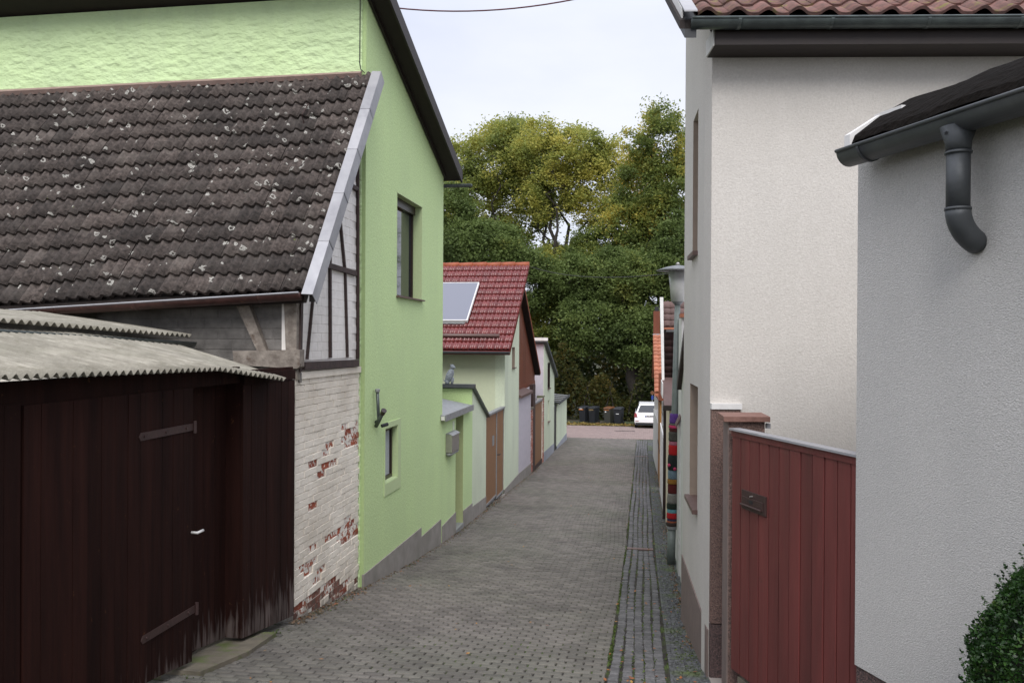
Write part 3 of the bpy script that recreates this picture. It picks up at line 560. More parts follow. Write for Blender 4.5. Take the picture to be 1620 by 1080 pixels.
# corrugated sheets
def corrugated(name, near0, near1, far0, far1, n, amp, parent, per=8, mat='corr', th=.006):
    """ribs run from the near edge to the far edge; near0->near1 is the wavy edge."""
    mb = MB(); K = n*per; near0, near1, far0, far1 = map(Vector, (near0, near1, far0, far1)); nn = ((near1-near0).cross(far0-near0)).normalized()
    if nn.z < 0: nn = -nn
    J = 6
    for off in (0, -th):
        for j in range(J+1):
            for i in range(K+1):
                s = i/K; a = near0.lerp(near1, s); b = far0.lerp(far1, s); mb.v.append(tuple(a.lerp(b, j/J)+nn*(amp*math.cos(2*math.pi*s*n)+off)))
    W_ = K+1; H_ = W_*(J+1)
    for j in range(J):
        for i in range(K):
            q = (j*W_+i, j*W_+i+1, (j+1)*W_+i+1, (j+1)*W_+i); mb.f += [q, tuple(H_+k for k in q[::-1])]
    for i in range(K): mb.f.append((i, H_+i, H_+i+1, i+1))
    return obj(name, mb, mat, parent, True)
c0 = Vector((-3.36, 2.6, -.20)); c1 = PX(348, 583, -3.36); c2 = PX(452, 600, -3.36)
def back(v, X, z): return Vector((X, v.y, z))
corrugated('corrugated_roof', c0, c1, back(c0, -4.75, .10), back(c1, -4.75, .03), 46, .017, shed)
corrugated('corrugated_roof', c1, c2, back(c1, -4.75, .03), Vector((-4.75, c2.y+.2, -.05)), 14, .017, shed)
obj('gable_frame', MB().box((LX-.06, yC, -.33), (LX-.02, yD, -.3)), 'darkwood', shed)
ug0 = Vector((-4.66, 3.4, .12)); ug1 = PX(303, 541, -4.62)
obj('upper_gutter', MB().gutter(ug0, ug1, .06), 'zincgreen', shed, True)
u1 = PX(303, 531, -4.66)
corrugated('upper_corrugated_roof', Vector((-4.66, 3.4, .20)), u1, Vector((-6.3, 3.4, .30)), Vector((-6.3, u1.y+.1, .24)), 52, .017, shed)
doorstep = obj('gate_threshold', MB().prism([[Vector((-3.75, 5.9, gz(5.9)+.035)), Vector((-3.35, 5.9, gz(5.9)+.035)), Vector((-3.30, 6.6, gz(6.6)+.035)), Vector((-3.40, 7.35, gz(7.35)+.035)), Vector((-3.75, 7.3, gz(7.3)+.035))]], (0, 0, -.2)), 'concrete', kind='structure')
# ------------------------------------------------------------------ LEFT: green house
gh = thing('green_house', 'tall lime green rendered house with dark overhanging roof edge', 'house', (-6, 12, gz(12)))
Yg0 = Yb1+.022; Yg1 = PX(700, 600, LX).y
win = rect(627.5, 667.6, 303, 471, LX); wiz = PX(627.5, 303, LX).z; 
w1 = rectm(PX(627.5, 400, LX).y, PX(667.6, 400, LX).y, PX(627.5, 470, LX).z, PX(627.5, 303, LX).z, LX)
w2y0, w2y1 = PX(608.5, 700, LX).y, PX(628.5, 700, LX).y
w2 = rectm(w2y0, w2y1, PX(609, 765, LX).z, PX(609, 678, LX).z, LX)
tops = [(576.5, -40), (585, -2), (700, 272)]
wA = PX(583, 0, LX); wB = PX(701, 276, LX); sl1 = (wB.z-wA.z)/(wB.y-wA.y)
outer = [Vector((LX, Yg0, wA.z+sl1*(Yg0-wA.y))), Vector((LX, Yg1, wB.z)), Vector((LX, Yg1, gz(Yg1)-.4)), Vector((LX, Yg0, gz(Yg0)-.4))]
obj('wall', MB().prism([outer, w1, w2], (-.30, 0, 0)), 'green', gh)
zt = outer[0].z
obj('rough_wall', MB().box((-12, Yg0-.02, -3.6), (LX-.05, Yg0+.3, zt)), 'greenrough', gh)
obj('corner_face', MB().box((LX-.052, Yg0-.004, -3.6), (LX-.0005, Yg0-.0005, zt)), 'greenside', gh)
obj('rear_wall', MB().box((-12, Yg1-.3, -4.2), (LX-.31, Yg1-.002, wB.z)), 'palegreen', gh)
# roof slab: falls away from the camera
r0y, r1y = Yg0-.42, Yg1+.22; zr = lambda y: wA.z+sl1*(y-wA.y)
rf = MB().prism([[Vector((-3.22, r0y, zr(r0y)+.14)), Vector((-3.22, r1y, zr(r1y)+.14)), Vector((-3.22, r1y, zr(r1y)+.02)), Vector((-3.22, r0y, zr(r0y)+.02))]], (-9, 0, 0))
rfo = obj('roof', rf, 'soffit', gh)
obj('bargeboard', MB().prism([[Vector((-3.212, r0y-.02, zr(r0y)+.20)), Vector((-3.212, r1y+.03, zr(r1y)+.20)), Vector((-3.212, r1y+.03, zr(r1y)-.01)), Vector((-3.212, r0y-.02, zr(r0y)-.01))]], (-.03, 0, 0)), 'fascia', gh)
obj('wall_trim', MB().prism([[Vector((-3.49, Yg0, zr(Yg0)+.018)), Vector((-3.49, Yg1, zr(Yg1)+.018)), Vector((-3.49, Yg1, zr(Yg1)-.045)), Vector((-3.49, Yg0, zr(Yg0)-.045))]], (.03, 0, 0)), 'fascia', gh)
obj('fascia', MB().box((-12.2, r0y-.03, zr(r0y)-.02), (-3.25, r0y-.002, zr(r0y)+.2)), 'fascia', gh)
obj('gutter', MB().gutter(Vector((-3.05, r1y+.07, zr(r1y)-.03)), Vector((-12, r1y+.07, zr(r1y)-.03)), .055), 'zincgreen', gh, True)
# upper window
def window(parent, X, y0, y1, z0, z1, rec, mat_f='frame', pane='glass', reveal='yellowgreen', sill='sill', rv=.012, mull=False, back=.30, sgn=-1):
    f = .05; xi = X+sgn*rec
    fr = obj('window', MB().prism([rectm(y0+rv, y1-rv, z0+rv, z1-rv, xi), rectm(y0+f+rv, y1-f-rv, z0+f+rv, z1-f-rv, xi)], (sgn*.05, 0, 0)), mat_f, parent)
    obj('pane', MB().box((xi+sgn*.03, y0+f, z0+f), (xi+sgn*.036, y1-f, z1-f)), pane, fr)
    rvm = MB()
    for a, b in (((y0-.001, z0), (y0+rv, z1)), ((y1-rv, z0), (y1+.001, z1)), ((y0, z1-rv), (y1, z1+.001)), ((y0, z0-.001), (y1, z0+rv))):
        rvm.box((X-sgn*.002, a[0], a[1]), (X+sgn*back, b[0], b[1]))
    obj('reveal', rvm, reveal, fr)
    if sill: obj('sill', MB().box((X-sgn*.05, y0-.01, z0-.0), (xi, y1+.03, z0+.022)), sill, fr)
    return fr
f1 = window(gh, LX, w1[0].y, w1[1].y, w1[3].z, w1[0].z, .14)
obj('roller_box', MB().box((LX-.11, w1[0].y+.012, w1[0].z-.14), (LX-.16, w1[1].y-.012, w1[0].z-.012)), 'frame', f1)
obj('curtain', MB().box((LX-.20, w1[0].y+.02, w1[3].z), (LX-.205, w1[0].y+.2, w1[0].z-.1)), 'curtain', f1)
# lower window with raised plaster surround
ys0, ys1 = PX(608.5, 700, LX).y-.03, PX(633, 700, LX).y; zs0, zs1 = PX(607.8, 785, LX).z, PX(608.5, 669, LX).z
obj('window_surround', MB().prism([rectm(ys0, ys1, zs0, zs1, LX+.012), rectm(w2[0].y, w2[1].y, w2[3].z, w2[0].z, LX+.012)], (-.03, 0, 0)), 'yellowgreen', gh)
f2 = window(gh, LX, w2[0].y, w2[1].y, w2[3].z, w2[0].z, .07, pane='curtain', sill=None, mat_f='frame')
# plinth (stepped)
ppx = [(576, 909), (667, 834), (667, 849), (698, 821)]
pl = [PX(a, b, LX+.015) for a, b in ppx]
obj('plinth', MB().prism([pl+[Vector((LX+.015, y, gz(y)-.3)) for y in np.linspace(pl[-1].y, pl[0].y, 5)]], (-.03, 0, 0)), 'plinth', gh)
# vent pipes
vp = thing('vent_pipes', 'two short black metal vent pipes on green wall above small window', 'pipe', PX(597, 660, LX))
p0 = PX(597, 617, LX+.05); p1 = PX(599, 664, LX+.05)
obj('vertical_pipe', MB().tube([p0, p1, p1+Vector((-.09, .0, -.05))], .021, 10), 'zincgreen', vp, True)
obj('pipe_cap', MB().lathe(p0, [(.026, -.03), (.034, -.01), (.034, .012), (.02, .02)], 12), 'steel', vp)
a = PX(595, 674, LX+.02); b = PX(606, 652, LX+.16)
obj('angled_pipe', MB().tube([a, b], .026, 10), 'zincgreen', vp, True); d = (b-a).normalized()
obj('pipe_socket', MB().tube([b-d*.03, b+d*.03, b+d*.031, b+d*.04], [.033, .033, .039, .039], 10), 'frame', vp)
obj('side_elbow', MB().tube([a+Vector((.06, .05, .0)), a+Vector((.12, .12, .02))], .024, 10), 'black', vp)
# cable on rough wall
obj('wall_cable', MB().tube([PY(570, -10, Yg0-.032), PY(569, 100, Yg0-.032), PY(571, 110, Yg0-.032), PY(577, 116, Yg0-.05)], .006, 5), 'blackwire', gh)
# ------------------------------------------------------------------ LEFT: green porch annex
an = thing('green_porch', 'low lime green entrance annex with grey canopy and recessed doorway', 'porch', (-4.5, 16, gz(16)))
Ya0, Ya1 = Yg1+.002, PX(747.5, 640, LX).y
dy0, dy1 = PX(721, 700, LX).y, PX(733, 700, LX).y; dz1 = PX(721, 640, LX).z
top0 = PX(700, 655, LX).z; 
top0 = (PX(704, 662, -3.42).z+PX(748.5, 637, -3.42).z)/2-.045; dz1 = top0-.10; an_out = [Vector((LX, Ya0, top0)), Vector((LX, Ya1, top0)), Vector((LX, Ya1, gz(Ya1)-.4)), Vector((LX, dy1, gz(dy1)-.4)), Vector((LX, dy1, dz1)), Vector((LX, dy0, dz1)), Vector((LX, dy0, gz(dy0)-.4)), Vector((LX, Ya0, gz(Ya0)-.4))]
obj('wall', MB().prism([an_out], (-.22, 0, 0)), 'green', an)
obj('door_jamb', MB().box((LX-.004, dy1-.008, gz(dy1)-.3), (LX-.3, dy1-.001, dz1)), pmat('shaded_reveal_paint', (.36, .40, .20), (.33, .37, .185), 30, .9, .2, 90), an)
obj('door', MB().box((LX-.24, dy0, gz(dy0)+.1), (LX-.28, dy1, dz1)), 'framelight', an)
obj('doorstep', MB().box((LX-.24, dy0+.004, gz(dy0)-.2), (LX+.02, dy1-.01, gz(dy1)+.10)), 'steel', an)
for a_, b_, c_, d_ in ((Ya0, dy0, (698, 834), (719, 812)), (dy1, Ya1, (733, 808), (748, 795))):
    z0_, z1_ = PX(*c_, LX+.015).z, PX(*d_, LX+.015).z
    obj('plinth', MB().prism([[Vector((LX+.015, a_, z0_)), Vector((LX+.015, b_, z1_)), Vector((LX+.015, b_, gz(b_)-.3)), Vector((LX+.015, a_, gz(a_)-.3))]], (-.03, 0, 0)), 'plinth', an)
ca0 = PX(704, 662, -3.42); ca1 = PX(748.5, 637, -3.42)
cz0, cz1 = ca0.z, ca1.z
cz_ = (cz0+cz1)/2
cnp = MB().prism([[Vector((-3.42, ca0.y, cz_)), Vector((-3.42, ca1.y, cz_)), Vector((-4.6, ca1.y, cz_+.22)), Vector((-4.6, ca0.y, cz_+.22))]], (0, 0, -.03))
obj('canopy', cnp, 'steel', an); obj('canopy_fascia', MB().box((-3.419, ca0.y, cz_-.10), (-3.405, ca1.y, cz_+.015)), 'steel', an); obj('canopy_end', MB().box((-3.49, ca0.y-.004, cz_-.08), (-3.425, ca0.y-.001, cz_-.01)), 'whitetrim', an)
mbx = thing('mailbox', 'brushed steel mailbox with newspaper holder on green porch wall', 'mailbox', PX(712, 700, LX))
m0, m1 = PX(706, 690, LX+.01).y, PX(720, 690, LX+.01).y; mz1, mz0 = PX(713, 691, LX+.12).z, PX(713, 718, LX+.12).z
obj('box_body', MB().prism([[Vector((LX+.002, m0, mz0)), Vector((LX+.12, m0, mz0)), Vector((LX+.12, m0, mz1)), Vector((LX+.06, m0, mz1+.03)), Vector((LX+.002, m0, mz1+.03))]], (0, (m1-m0)*.8, 0)), 'chrome', mbx, bevel=.005)
obj('box_lid', MB().prism([[Vector((LX+.002, m0-.01, mz1+.032)), Vector((LX+.065, m0-.01, mz1+.032)), Vector((LX+.135, m0-.01, mz1-.0)), Vector((LX+.135, m0-.01, mz1+.008)), Vector((LX+.065, m0-.01, mz1+.045)), Vector((LX+.002, m0-.01, mz1+.045))]], (0, (m1-m0)*.8+.02, 0)), 'steel', mbx)
obj('paper_holder', MB().gutter(Vector((LX+.06, m0, mz0-.01)), Vector((LX+.06, m0+(m1-m0)*.8, mz0-.01)), .055), 'steel', mbx, True)
np_ = PX(718, 674, LX+.006); obj('house_plate', MB().box((LX-.001, np_.y-.09, np_.z-.10), (LX+.006, np_.y+.05, np_.z+.10)), 'palegreen', an)
# shed behind with dark verge
sh = thing('white_green_shed', 'small pale rendered shed with sloping dark verge behind the green porch', 'shed', (-4.5, 18, gz(18)))
Ys0, Ys1 = Ya1+.002, PX(769, 700, LX).y
sz0 = PX(747, 613, LX).z; sz1 = PX(769, 655, LX).z
obj('wall', MB().prism([[Vector((LX, Ys0, sz0)), Vector((LX, Ys1, sz1)), Vector((LX, Ys1, gz(Ys1)-.4)), Vector((LX, Ys0, gz(Ys0)-.4))]], (-.2, 0, 0)), 'palegreen', sh)
obj('front_wall', MB().box((-7.5, Ys0-.001, -3.), (LX-.001, Ys0-.05, sz0)), 'green', sh)
obj('verge', MB().prism([[Vector((LX+.07, Ys0-.12, sz0+.05)), Vector((LX+.07, Ys1+.1, sz1-.03)), Vector((LX+.07, Ys1+.1, sz1-.08)), Vector((LX+.07, Ys0-.12, sz0-.0))]], (-4.2, 0, 0)), 'zincgreen', sh)
obj('coping', MB().box((-7.5, Ys0-.16, sz0+.0), (LX+.07, Ys0-.02, sz0+.075)), 'gutterdark', sh)
pz = PX(747, 800, LX+.012).z
obj('plinth', MB().prism([[Vector((LX+.012, Ys0+.004, PX(748, 800, LX).z)), Vector((LX+.012, Ys1, PX(767, 786, LX).z)), Vector((LX+.012, Ys1, gz(Ys1)-.3)), Vector((LX+.012, Ys0+.004, gz(Ys0)-.3))]], (-.03, 0, 0)), 'plinth', sh)
# owl-like cat figure
st = thing('animal_statue', 'small grey seated animal figure perched on the coping by the green house', 'statue', (PY(711, 606, Ys0-.09)))
cS = PY(712, 606, Ys0-.09); cS.z = sz0+.075
def blob(mb, c, rx, ry, rz, n=12, m=8, tilt=0):
    c = Vector(c); vs = []
    for j in range(m+1):
        a = math.pi*j/m
        for k in range(n):
            b_ = 2*math.pi*k/n; v = Vector((rx*math.sin(a)*math.cos(b_), ry*math.sin(a)*math.sin(b_), -rz*math.cos(a))); v.x += tilt*v.z; vs.append(c+v)
    mb.add(vs, [(j*n+k, j*n+(k+1) % n, (j+1)*n+(k+1) % n, (j+1)*n+k) for j in range(m) for k in range(n)]); return mb
bd = MB(); blob(bd, cS+Vector((-.01, 0, .17)), .085, .07, .15, tilt=.3); bd.tube([cS+Vector((.055, 0, .13)), cS+Vector((.045, -.02, .0))], [.035, .028], 8); bd.tube([cS+Vector((-.05, 0, .08)), cS+Vector((-.06, -.02, 0))], [.05, .045], 8)
obj('body', bd, 'statue', st, True)
hd_ = MB(); blob(hd_, cS+Vector((.05, 0, .35)), .052, .045, .05); hd_.tube([cS+Vector((.06, -.02, .345)), cS+Vector((.115, -.03, .335))], [.03, .016], 8)
ho = obj('head', hd_, 'statue', st, True)
for s_ in (-.02, .025): obj('ear', MB().tube([cS+Vector((.035+s_*.6, s_, .38)), cS+Vector((.03+s_*.6, s_, .415))], [.018, .003], 6), 'statue', ho)
obj('tail', MB().tube([cS+Vector((-.08, 0, .10)), cS+Vector((-.12, 0, .05)), cS+Vector((-.135, 0, .09))], [.02, .015, .008], 6), 'statue', st)
# ------------------------------------------------------------------ LEFT: brown double door
Yd0, Yd1 = Ys1+.004, PX(798, 700, LX).y
dd = thing('brown_yard_door', 'tall brown sheet yard door with grey metal frame between pale walls', 'door', (LX, (Yd0+Yd1)/2, gz(Yd0)))
zt = PX(769, 658, LX).z; ym = PX(787, 700, LX).y
def leafdoor(y0, y1, zt, X=LX):
    zb = max(gz(y0), gz(y1))+.03; o = obj('door_leaf', MB().box((X-.03, y0+.035, zb+.03), (X-.06, y1-.035, zt-.05)), 'doorbrown', dd)
    obj('leaf_frame', MB().prism([rectm(y0+.004, y1-.004, zb, zt-.02, X-.015), rectm(y0+.035, y1-.035, zb+.04, zt-.05, X-.015)], (-.05, 0, 0)), 'steel', o); return o
l1 = leafdoor(Yd0, ym, zt); l2 = leafdoor(ym, Yd1, zt)
obj('handle', MB().tube([Vector((LX-.02, ym+.06, -2.85)), Vector((LX+.04, ym+.06, -2.85)), Vector((LX+.04, ym+.18, -2.85))], .012, 8), 'black', l2)
pn = PX(782, 696, LX); obj('notice_plate', MB().box((LX-.027, pn.y-.12, pn.z-.13), (LX-.022, pn.y+.12, pn.z+.11)), 'steel', l1)
obj('top_flashing', MB().box((LX-.10, Yd0, zt-.018), (LX+.02, Yd1, zt+.02)), 'steel', dd)
obj('frame_side', MB().box((LX-.08, Yd0-.001, gz(Yd0)-.2), (LX-.065, Yd1, gz(Yd0)+.05)), 'steel', dd)
obj('sill_kerb', MB().box((LX-.10, Yd0, gz(Yd1)-.3), (LX+.04, Yd1, gz(Yd1)+.02)), 'plinth', dd)
# ------------------------------------------------------------------ LEFT: red-roofed house
rh = thing('red_roof_house', 'cream house with glossy wine red tiles and a solar panel on its roof', 'house', (-6, 24, gz(24)))
Yr0 = Yd1+.002; Yr1 = PX(821, 600, LX).y; XV = -3.28
e0 = PX(807, 554, XV); rt = PX(837.5, 420, XV)
sl2 = (rt.z-e0.z)/(rt.y-e0.y); zrr = lambda y: e0.z+sl2*(y-e0.y)
zrd = rt.z; yrd = rt.y
wN = PX(810, 550, LX); 
w3 = rectm(PX(810, 560, LX).y, PX(814.5, 560, LX).y, PX(810, 583, LX).z, PX(810, 549, LX).z, LX)
obj('street_wall', MB().prism([[Vector((LX, Yr0, zrr(Yr0)-.06)), Vector((LX, Yr1, zrr(Yr1)-.06)), Vector((LX, Yr1, gz(Yr1)-.4)), Vector((LX, Yr0, gz(Yr0)-.4))], w3], (-.25, 0, 0)), 'palegreen', rh)
obj('front_wall', MB().box((-13, Yr0+.001, -4.3), (LX-.002, Yr0+.25, zrr(Yr0)-.10)), 'cream', rh)
window(rh, LX, w3[0].y, w3[1].y, w3[3].z, w3[0].z, .10, mat_f='beige', pane='beige', reveal='beige')
pq = [PX(798.5, 782, LX+.012), PX(821, 745, LX+.012)]
obj('plinth', MB().prism([[Vector((LX+.012, Yr0, PX(799, 773, LX).z)), Vector((LX+.012, Yr1, PX(821, 748, LX).z)), Vector((LX+.012, Yr1, gz(Yr1)-.3)), Vector((LX+.012, Yr0, gz(Yr0)-.3))]], (-.03, 0, 0)), 'plinth', rh)
NR = 13; W2 = .215; NCr = 16
def redP(c, r):
    s = r/NR; return Vector((XV-W2*NCr+W2*c, e0.y-.02+(yrd-e0.y)*s, e0.z+(zrd-e0.z)*s))
b2 = MB().prism([[redP(0, 0)-UP*.03, redP(NCr, 0)-UP*.03, redP(NCr, NR)-UP*.03, redP(0, NR)-UP*.03]], (0, 0, -.09)).prism([[redP(0, 0)-UP*.01+Vector((-.002, 0, 0)), redP(0, NR)-UP*.01+Vector((-.002, 0, 0)), redP(0, NR)-UP*.01-Vector((6, 0, 0)), redP(0, 0)-UP*.01-Vector((6, 0, 0))]], (0, 0, -.09))
r2o = obj('roof', b2, 'tilered', rh)
tm2 = tile_mesh('roof_tile', .213, (redP(0, 1)-redP(0, 0)).length+.05, .03, lambda s: .030*(.5-.5*math.cos(4*math.pi*s)), 'tilered', 12)
lay(r2o, tm2, redP, NCr, NR, jit=.003, zj=.003)
yback = PX(855.5, 588, -3.52); 
obj('rear_roof', MB().prism([[Vector((-3.52, yrd-.02, zrd-.02)), Vector((-3.52, yback.y, yback.z)), Vector((-3.52, yback.y, yback.z-.08)), Vector((-3.52, yrd-.02, zrd-.10))]], (-9, 0, 0)), 'tileridge', rh)
obj('rear_soffit', MB().prism([[Vector((-3.535, yrd, zrd-.102)), Vector((-3.535, yback.y-.02, yback.z-.085)), Vector((-3.535, yback.y-.02, yback.z-.12)), Vector((-3.535, yrd, zrd-.15))]], (-3, 0, 0)), 'soffit', rh)
for k in range(9):
    x = XV-.01-.42*k; obj('ridge_tile', MB().tube([Vector((x, yrd+.02, zrd+.01+.006*(k % 2))), Vector((x-.43, yrd+.02, zrd+.01+.006*(k % 2)))], [.10, .085], 10), 'tileridge', r2o, True)
obj('gutter', MB().gutter(Vector((XV+.0, e0.y-.08, e0.z-.03)), Vector((-12, e0.y-.08, e0.z-.03)), .06), 'gutterdark', rh, True)
# solar collector
def onroof(px, py, off):
    n_ = Vector((0, -sl2, 1)).normalized(); return PP(px, py, e0+n_*off, n_)
s0 = onroof(757, 447, .14); s1 = onroof(737, 506, .14); nR = Vector((0, -sl2, 1)).normalized()
sp2 = obj('solar_panel', MB().prism([[s0, Vector((s0.x-1.9, s0.y, s0.z)), Vector((s0.x-1.9, s1.y, s1.z)), Vector((s0.x, s1.y, s1.z))]], nR*-.05), 'solar', rh)
fr_ = obj('panel_frame', MB().prism([[s0+nR*.004+Vector((.02, .02, .01)), Vector((s0.x-1.93, s0.y+.02, s0.z+.01))+nR*.004, Vector((s0.x-1.93, s1.y-.02, s1.z-.01))+nR*.004, Vector((s0.x+.02, s1.y-.02, s1.z-.01))+nR*.004], [s0+nR*.004+Vector((-.01, -.01, -.006)), Vector((s0.x-1.9, s0.y-.01, s0.z-.006))+nR*.004, Vector((s0.x-1.9, s1.y+.01, s1.z+.006))+nR*.004, Vector((s0.x-.01, s1.y+.01, s1.z+.006))+nR*.004]], nR*-.07), 'whitetrim', sp2)
obj('panel_rail', MB().box((s1.x-1.9, s1.y-.06, s1.z-.10), (s1.x-.02, s1.y-.02, s1.z-.06)), 'steel', sp2)
pa, pb = onroof(790, 531, .10), onroof(690, 531, .10); pb = Vector((pb.x-1, pa.y, pa.z))
sg = obj('snow_guard', MB().tube([pa, pb], .045, 10), 'sill', rh, True)
q = onroof(749, 531, .06); obj('guard_bracket', MB().box((q.x-.02, q.y-.06, q.z-.12), (q.x+.02, q.y+.02, q.z+.10)), 'tilered', sg)
# brown board gable
XG = -3.72; yg0 = Yr1; yg1 = PX(846, 600, XG).y; zg0 = PX(821, 617, XG).z
gbd = obj('gable_back', MB().prism([[Vector((XG-.03, yg0, zg0)), Vector((XG-.03, yg1, zg0)), Vector((XG-.03, yg1, yback.z+(zrd-yback.z)*(yback.y-yg1)/(yback.y-yrd)-.16)), Vector((XG-.03, yrd, zrd-.2)), Vector((XG-.03, yg0, zrr(yg0)-.2))]], (-.1, 0, 0)), 'brownwood', rh)
nbp = 9
for i in range(nbp):
    a = yg0+(yg1-yg0)*i/nbp; b = yg0+(yg1-yg0)*(i+1)/nbp; zz = lambda y: min(zrd+(yback.z-zrd)*(y-yrd)/(yback.y-yrd), zrr(y))-.16
    obj('gable_board', MB().prism([[Vector((XG, a+.004, zg0+.12)), Vector((XG, b-.004, zg0+.12)), Vector((XG, b-.004, zz(b))), Vector((XG, a+.004, zz(a)))]], (-.02, 0, 0)), 'brownwood', gbd)
obj('gable_rail', MB().box((XG-.02, yg0, zg0-.02), (XG+.015, yg1, zg0+.12)), 'brownwood', gbd)
# lilac wall, post and second brown door
ls = thing('lilac_wall', 'narrow lilac plastered wall with small dark lean-to hood under the brown gable', 'wall', (LX, 24.5, gz(24)))
yl0, yl1 = Yr1+.002, PX(840, 650, LX).y; zl = PX(821, 626, LX).z
obj('wall', MB().box((LX-.004, yl0, gz(yl1)-.6), (LX-.25, yl1, zl)), 'lilac', ls)
obj('hood', MB().prism([[Vector((LX+.08, yl0, zl)), Vector((LX+.08, yl1-.05, zl)), Vector((LX-.3, yl1-.05, zl+.12)), Vector((LX-.3, yl0, zl+.12))]], (0, 0, -.07)), 'sill', ls)
obj('plinth', MB().prism([[Vector((LX+.01, yl0+.004, PX(821, 748, LX).z)), Vector((LX+.01, yl1, PX(840, 732, LX).z)), Vector((LX+.01, yl1, gz(yl1)-.3)), Vector((LX+.01, yl0+.004, gz(yl0)-.3))]], (-.03, 0, 0)), 'plinth', ls)
def brickpier(y0, y1, ztop, label):
    t = thing('brick_pier', label, 'pier', (LX, y0, gz(y0))); p = obj('core', MB().box((LX-.2, y0, gz(y1)-.4), (LX-.006, y1, ztop)), 'mortar', t)
    me = slab(y1-y0-.01, .075, .03, .004, 'brick'); me.materials.append(M['brick']); z = gz(y1)+.02
    while z < ztop-.07: place('brick', me, frame((LX+.008, (y0+y1)/2, z+.04), (0, 1, 0), (0, 0, 1), (1, 0, 0)), p); z += .092
    obj('cap', MB().box((LX-.22, y0-.02, ztop), (LX+.03, y1+.02, ztop+.04)), 'concrete', t)
    return t
yq0, yq1 = yl1+.003, PX(843, 650, LX).y
brickpier(yq0, yq1, PX(842, 646, LX).z, 'slim red brick pier left of the dark post')
yp0, yp1 = yq1+.02, PX(846.5, 650, LX).y
po = tag(obj('metal_post', MB().box((LX-.12, yp0, gz(yp1)-.2), (LX+.01, yp1, PX(845, 608, LX).z)), 'iron'), 'dark square post rising to the brown gable overhang', 'post')
yb0, yb1 = yp1+.01, PX(858.5, 650, LX).y
bd2 = thing('plank_yard_door', 'slender brown plank yard door between dark post and far brick pier', 'door', (LX, yb0, gz(yb0)))
ztb = PX(847, 640, LX).z
for i in range(6):
    a = yb0+(yb1-yb0)*i/6; b = yb0+(yb1-yb0)*(i+1)/6; obj('plank', MB().box((LX-.03, a+.004, gz(a)+.10), (LX-.055, b-.004, ztb)), 'doorbrown', bd2)
obj('back_frame', MB().box((LX-.06, yb0, gz(yb1)+.15), (LX-.09, yb1, ztb-.05)), 'iron', bd2); obj('top_rail', MB().box((LX-.10, yb0, ztb), (LX-.0, yb1, ztb+.06)), 'steel', bd2); obj('kick_rail', MB().box((LX-.06, yb0, gz(yb1)-.1), (LX-.01, yb1, gz(yb0)+.09)), 'iron', bd2)
brickpier(yb1+.005, yb1+.35, PX(859, 628, LX).z, 'far red brick pier beside the cream house')
# far cream house
fh = thing('far_cream_house', 'pale green and lilac sided house with dark sloping verge near the street end', 'house', (-5.5, 31.5, gz(31)))
yf0, yf1 = yb1+.36, PX(877, 600, LX).y
zf0 = PX(862, 541, LX).z; zf1 = PX(877, 590, LX).z
w4 = rectm(PX(866.3, 600, LX).y, PX(870, 600, LX).y, PX(868, 615, LX).z, PX(866, 574, LX).z, LX); w5 = rectm(PX(866.6, 640, LX).y, PX(869, 640, LX).y, PX(867, 668, LX).z, PX(867, 633, LX).z, LX)
obj('street_wall', MB().prism([[Vector((LX, yf0, zf0)), Vector((LX, yf1, zf1)), Vector((LX, yf1, gz(yf1)-.4)), Vector((LX, yf0, gz(yf0)-.4))], w4, w5], (-.25, 0, 0)), 'palegreen', fh)
window(fh, LX, w4[0].y, w4[1].y, w4[3].z, w4[0].z, .05, reveal='frame', rv=.03); window(fh, LX, w5[0].y, w5[1].y, w5[3].z, w5[0].z, .08, mat_f='framelight', pane='curtain', reveal='palegreen')
obj('side_wall', MB().box((-9, yf0-.002, -4.6), (LX-.02, yf0-.04, zf0-.02)), 'lilac', fh)
obj('roof', MB().prism([[Vector((LX+.12, yf0-.25, zf0+.14)), Vector((LX+.12, yf1+.35, zf1-.06)), Vector((LX+.12, yf1+.35, zf1-.20)), Vector((LX+.12, yf0-.25, zf0+.0))]], (-5.5, 0, 0)), 'gutterdark', fh)
obj('white_fascia', MB().box((-9, yf0-.27, zf0+.05), (LX+.16, yf0-.252, zf0+.16)), 'whitetrim', fh)
obj('plinth', MB().prism([[Vector((LX+.01, yf0, PX(862, 713, LX).z)), Vector((LX+.01, yf1, PX(877, 700, LX).z)), Vector((LX+.01, yf1, gz(yf1)-.3)), Vector((LX+.01, yf0, gz(yf0)-.3))]], (-.03, 0, 0)), 'bluegrey', fh)
# garage at the end
ge = thing('flat_roof_garage', 'last low pale green garage on the left with glassy flat roof', 'garage', (-5, 36, gz(36)))
yk0, yk1 = PX(881, 650, LX).y, PX(896.5, 650, LX).y; zk = PX(881, 641, LX).z-.0
zk0 = PX(880.5, 638, LX).z; 
obj('wall', MB().box((LX, yk0, gz(yk1)-.4), (LX-.2, yk1, zk0)), 'palegreen', ge); obj('far_wall', MB().box((LX-.201, yk1-.2, gz(yk1)-.4), (-9, yk1, zk0)), 'palegreen', ge)
obj('roof', MB().prism([[Vector((LX+.1, yk0-.25, zk0+.0)), Vector((LX+.1, yk1+.1, zk0)), Vector((-6.5, yk1+.1, zk0+.28)), Vector((-6.5, yk0-.25, zk0+.28))]], (0, 0, .05)), 'glass', ge)
for i in range(5):
    y = yk0-.2+(yk1-yk0)*i/4.4; obj('roof_rib', MB().prism([[Vector((LX+.1, y, zk0+.052)), Vector((LX+.1, y+.06, zk0+.052)), Vector((-6.5, y+.06, zk0+.332)), Vector((-6.5, y, zk0+.332))]], (0, 0, .02)), 'steel', ge)
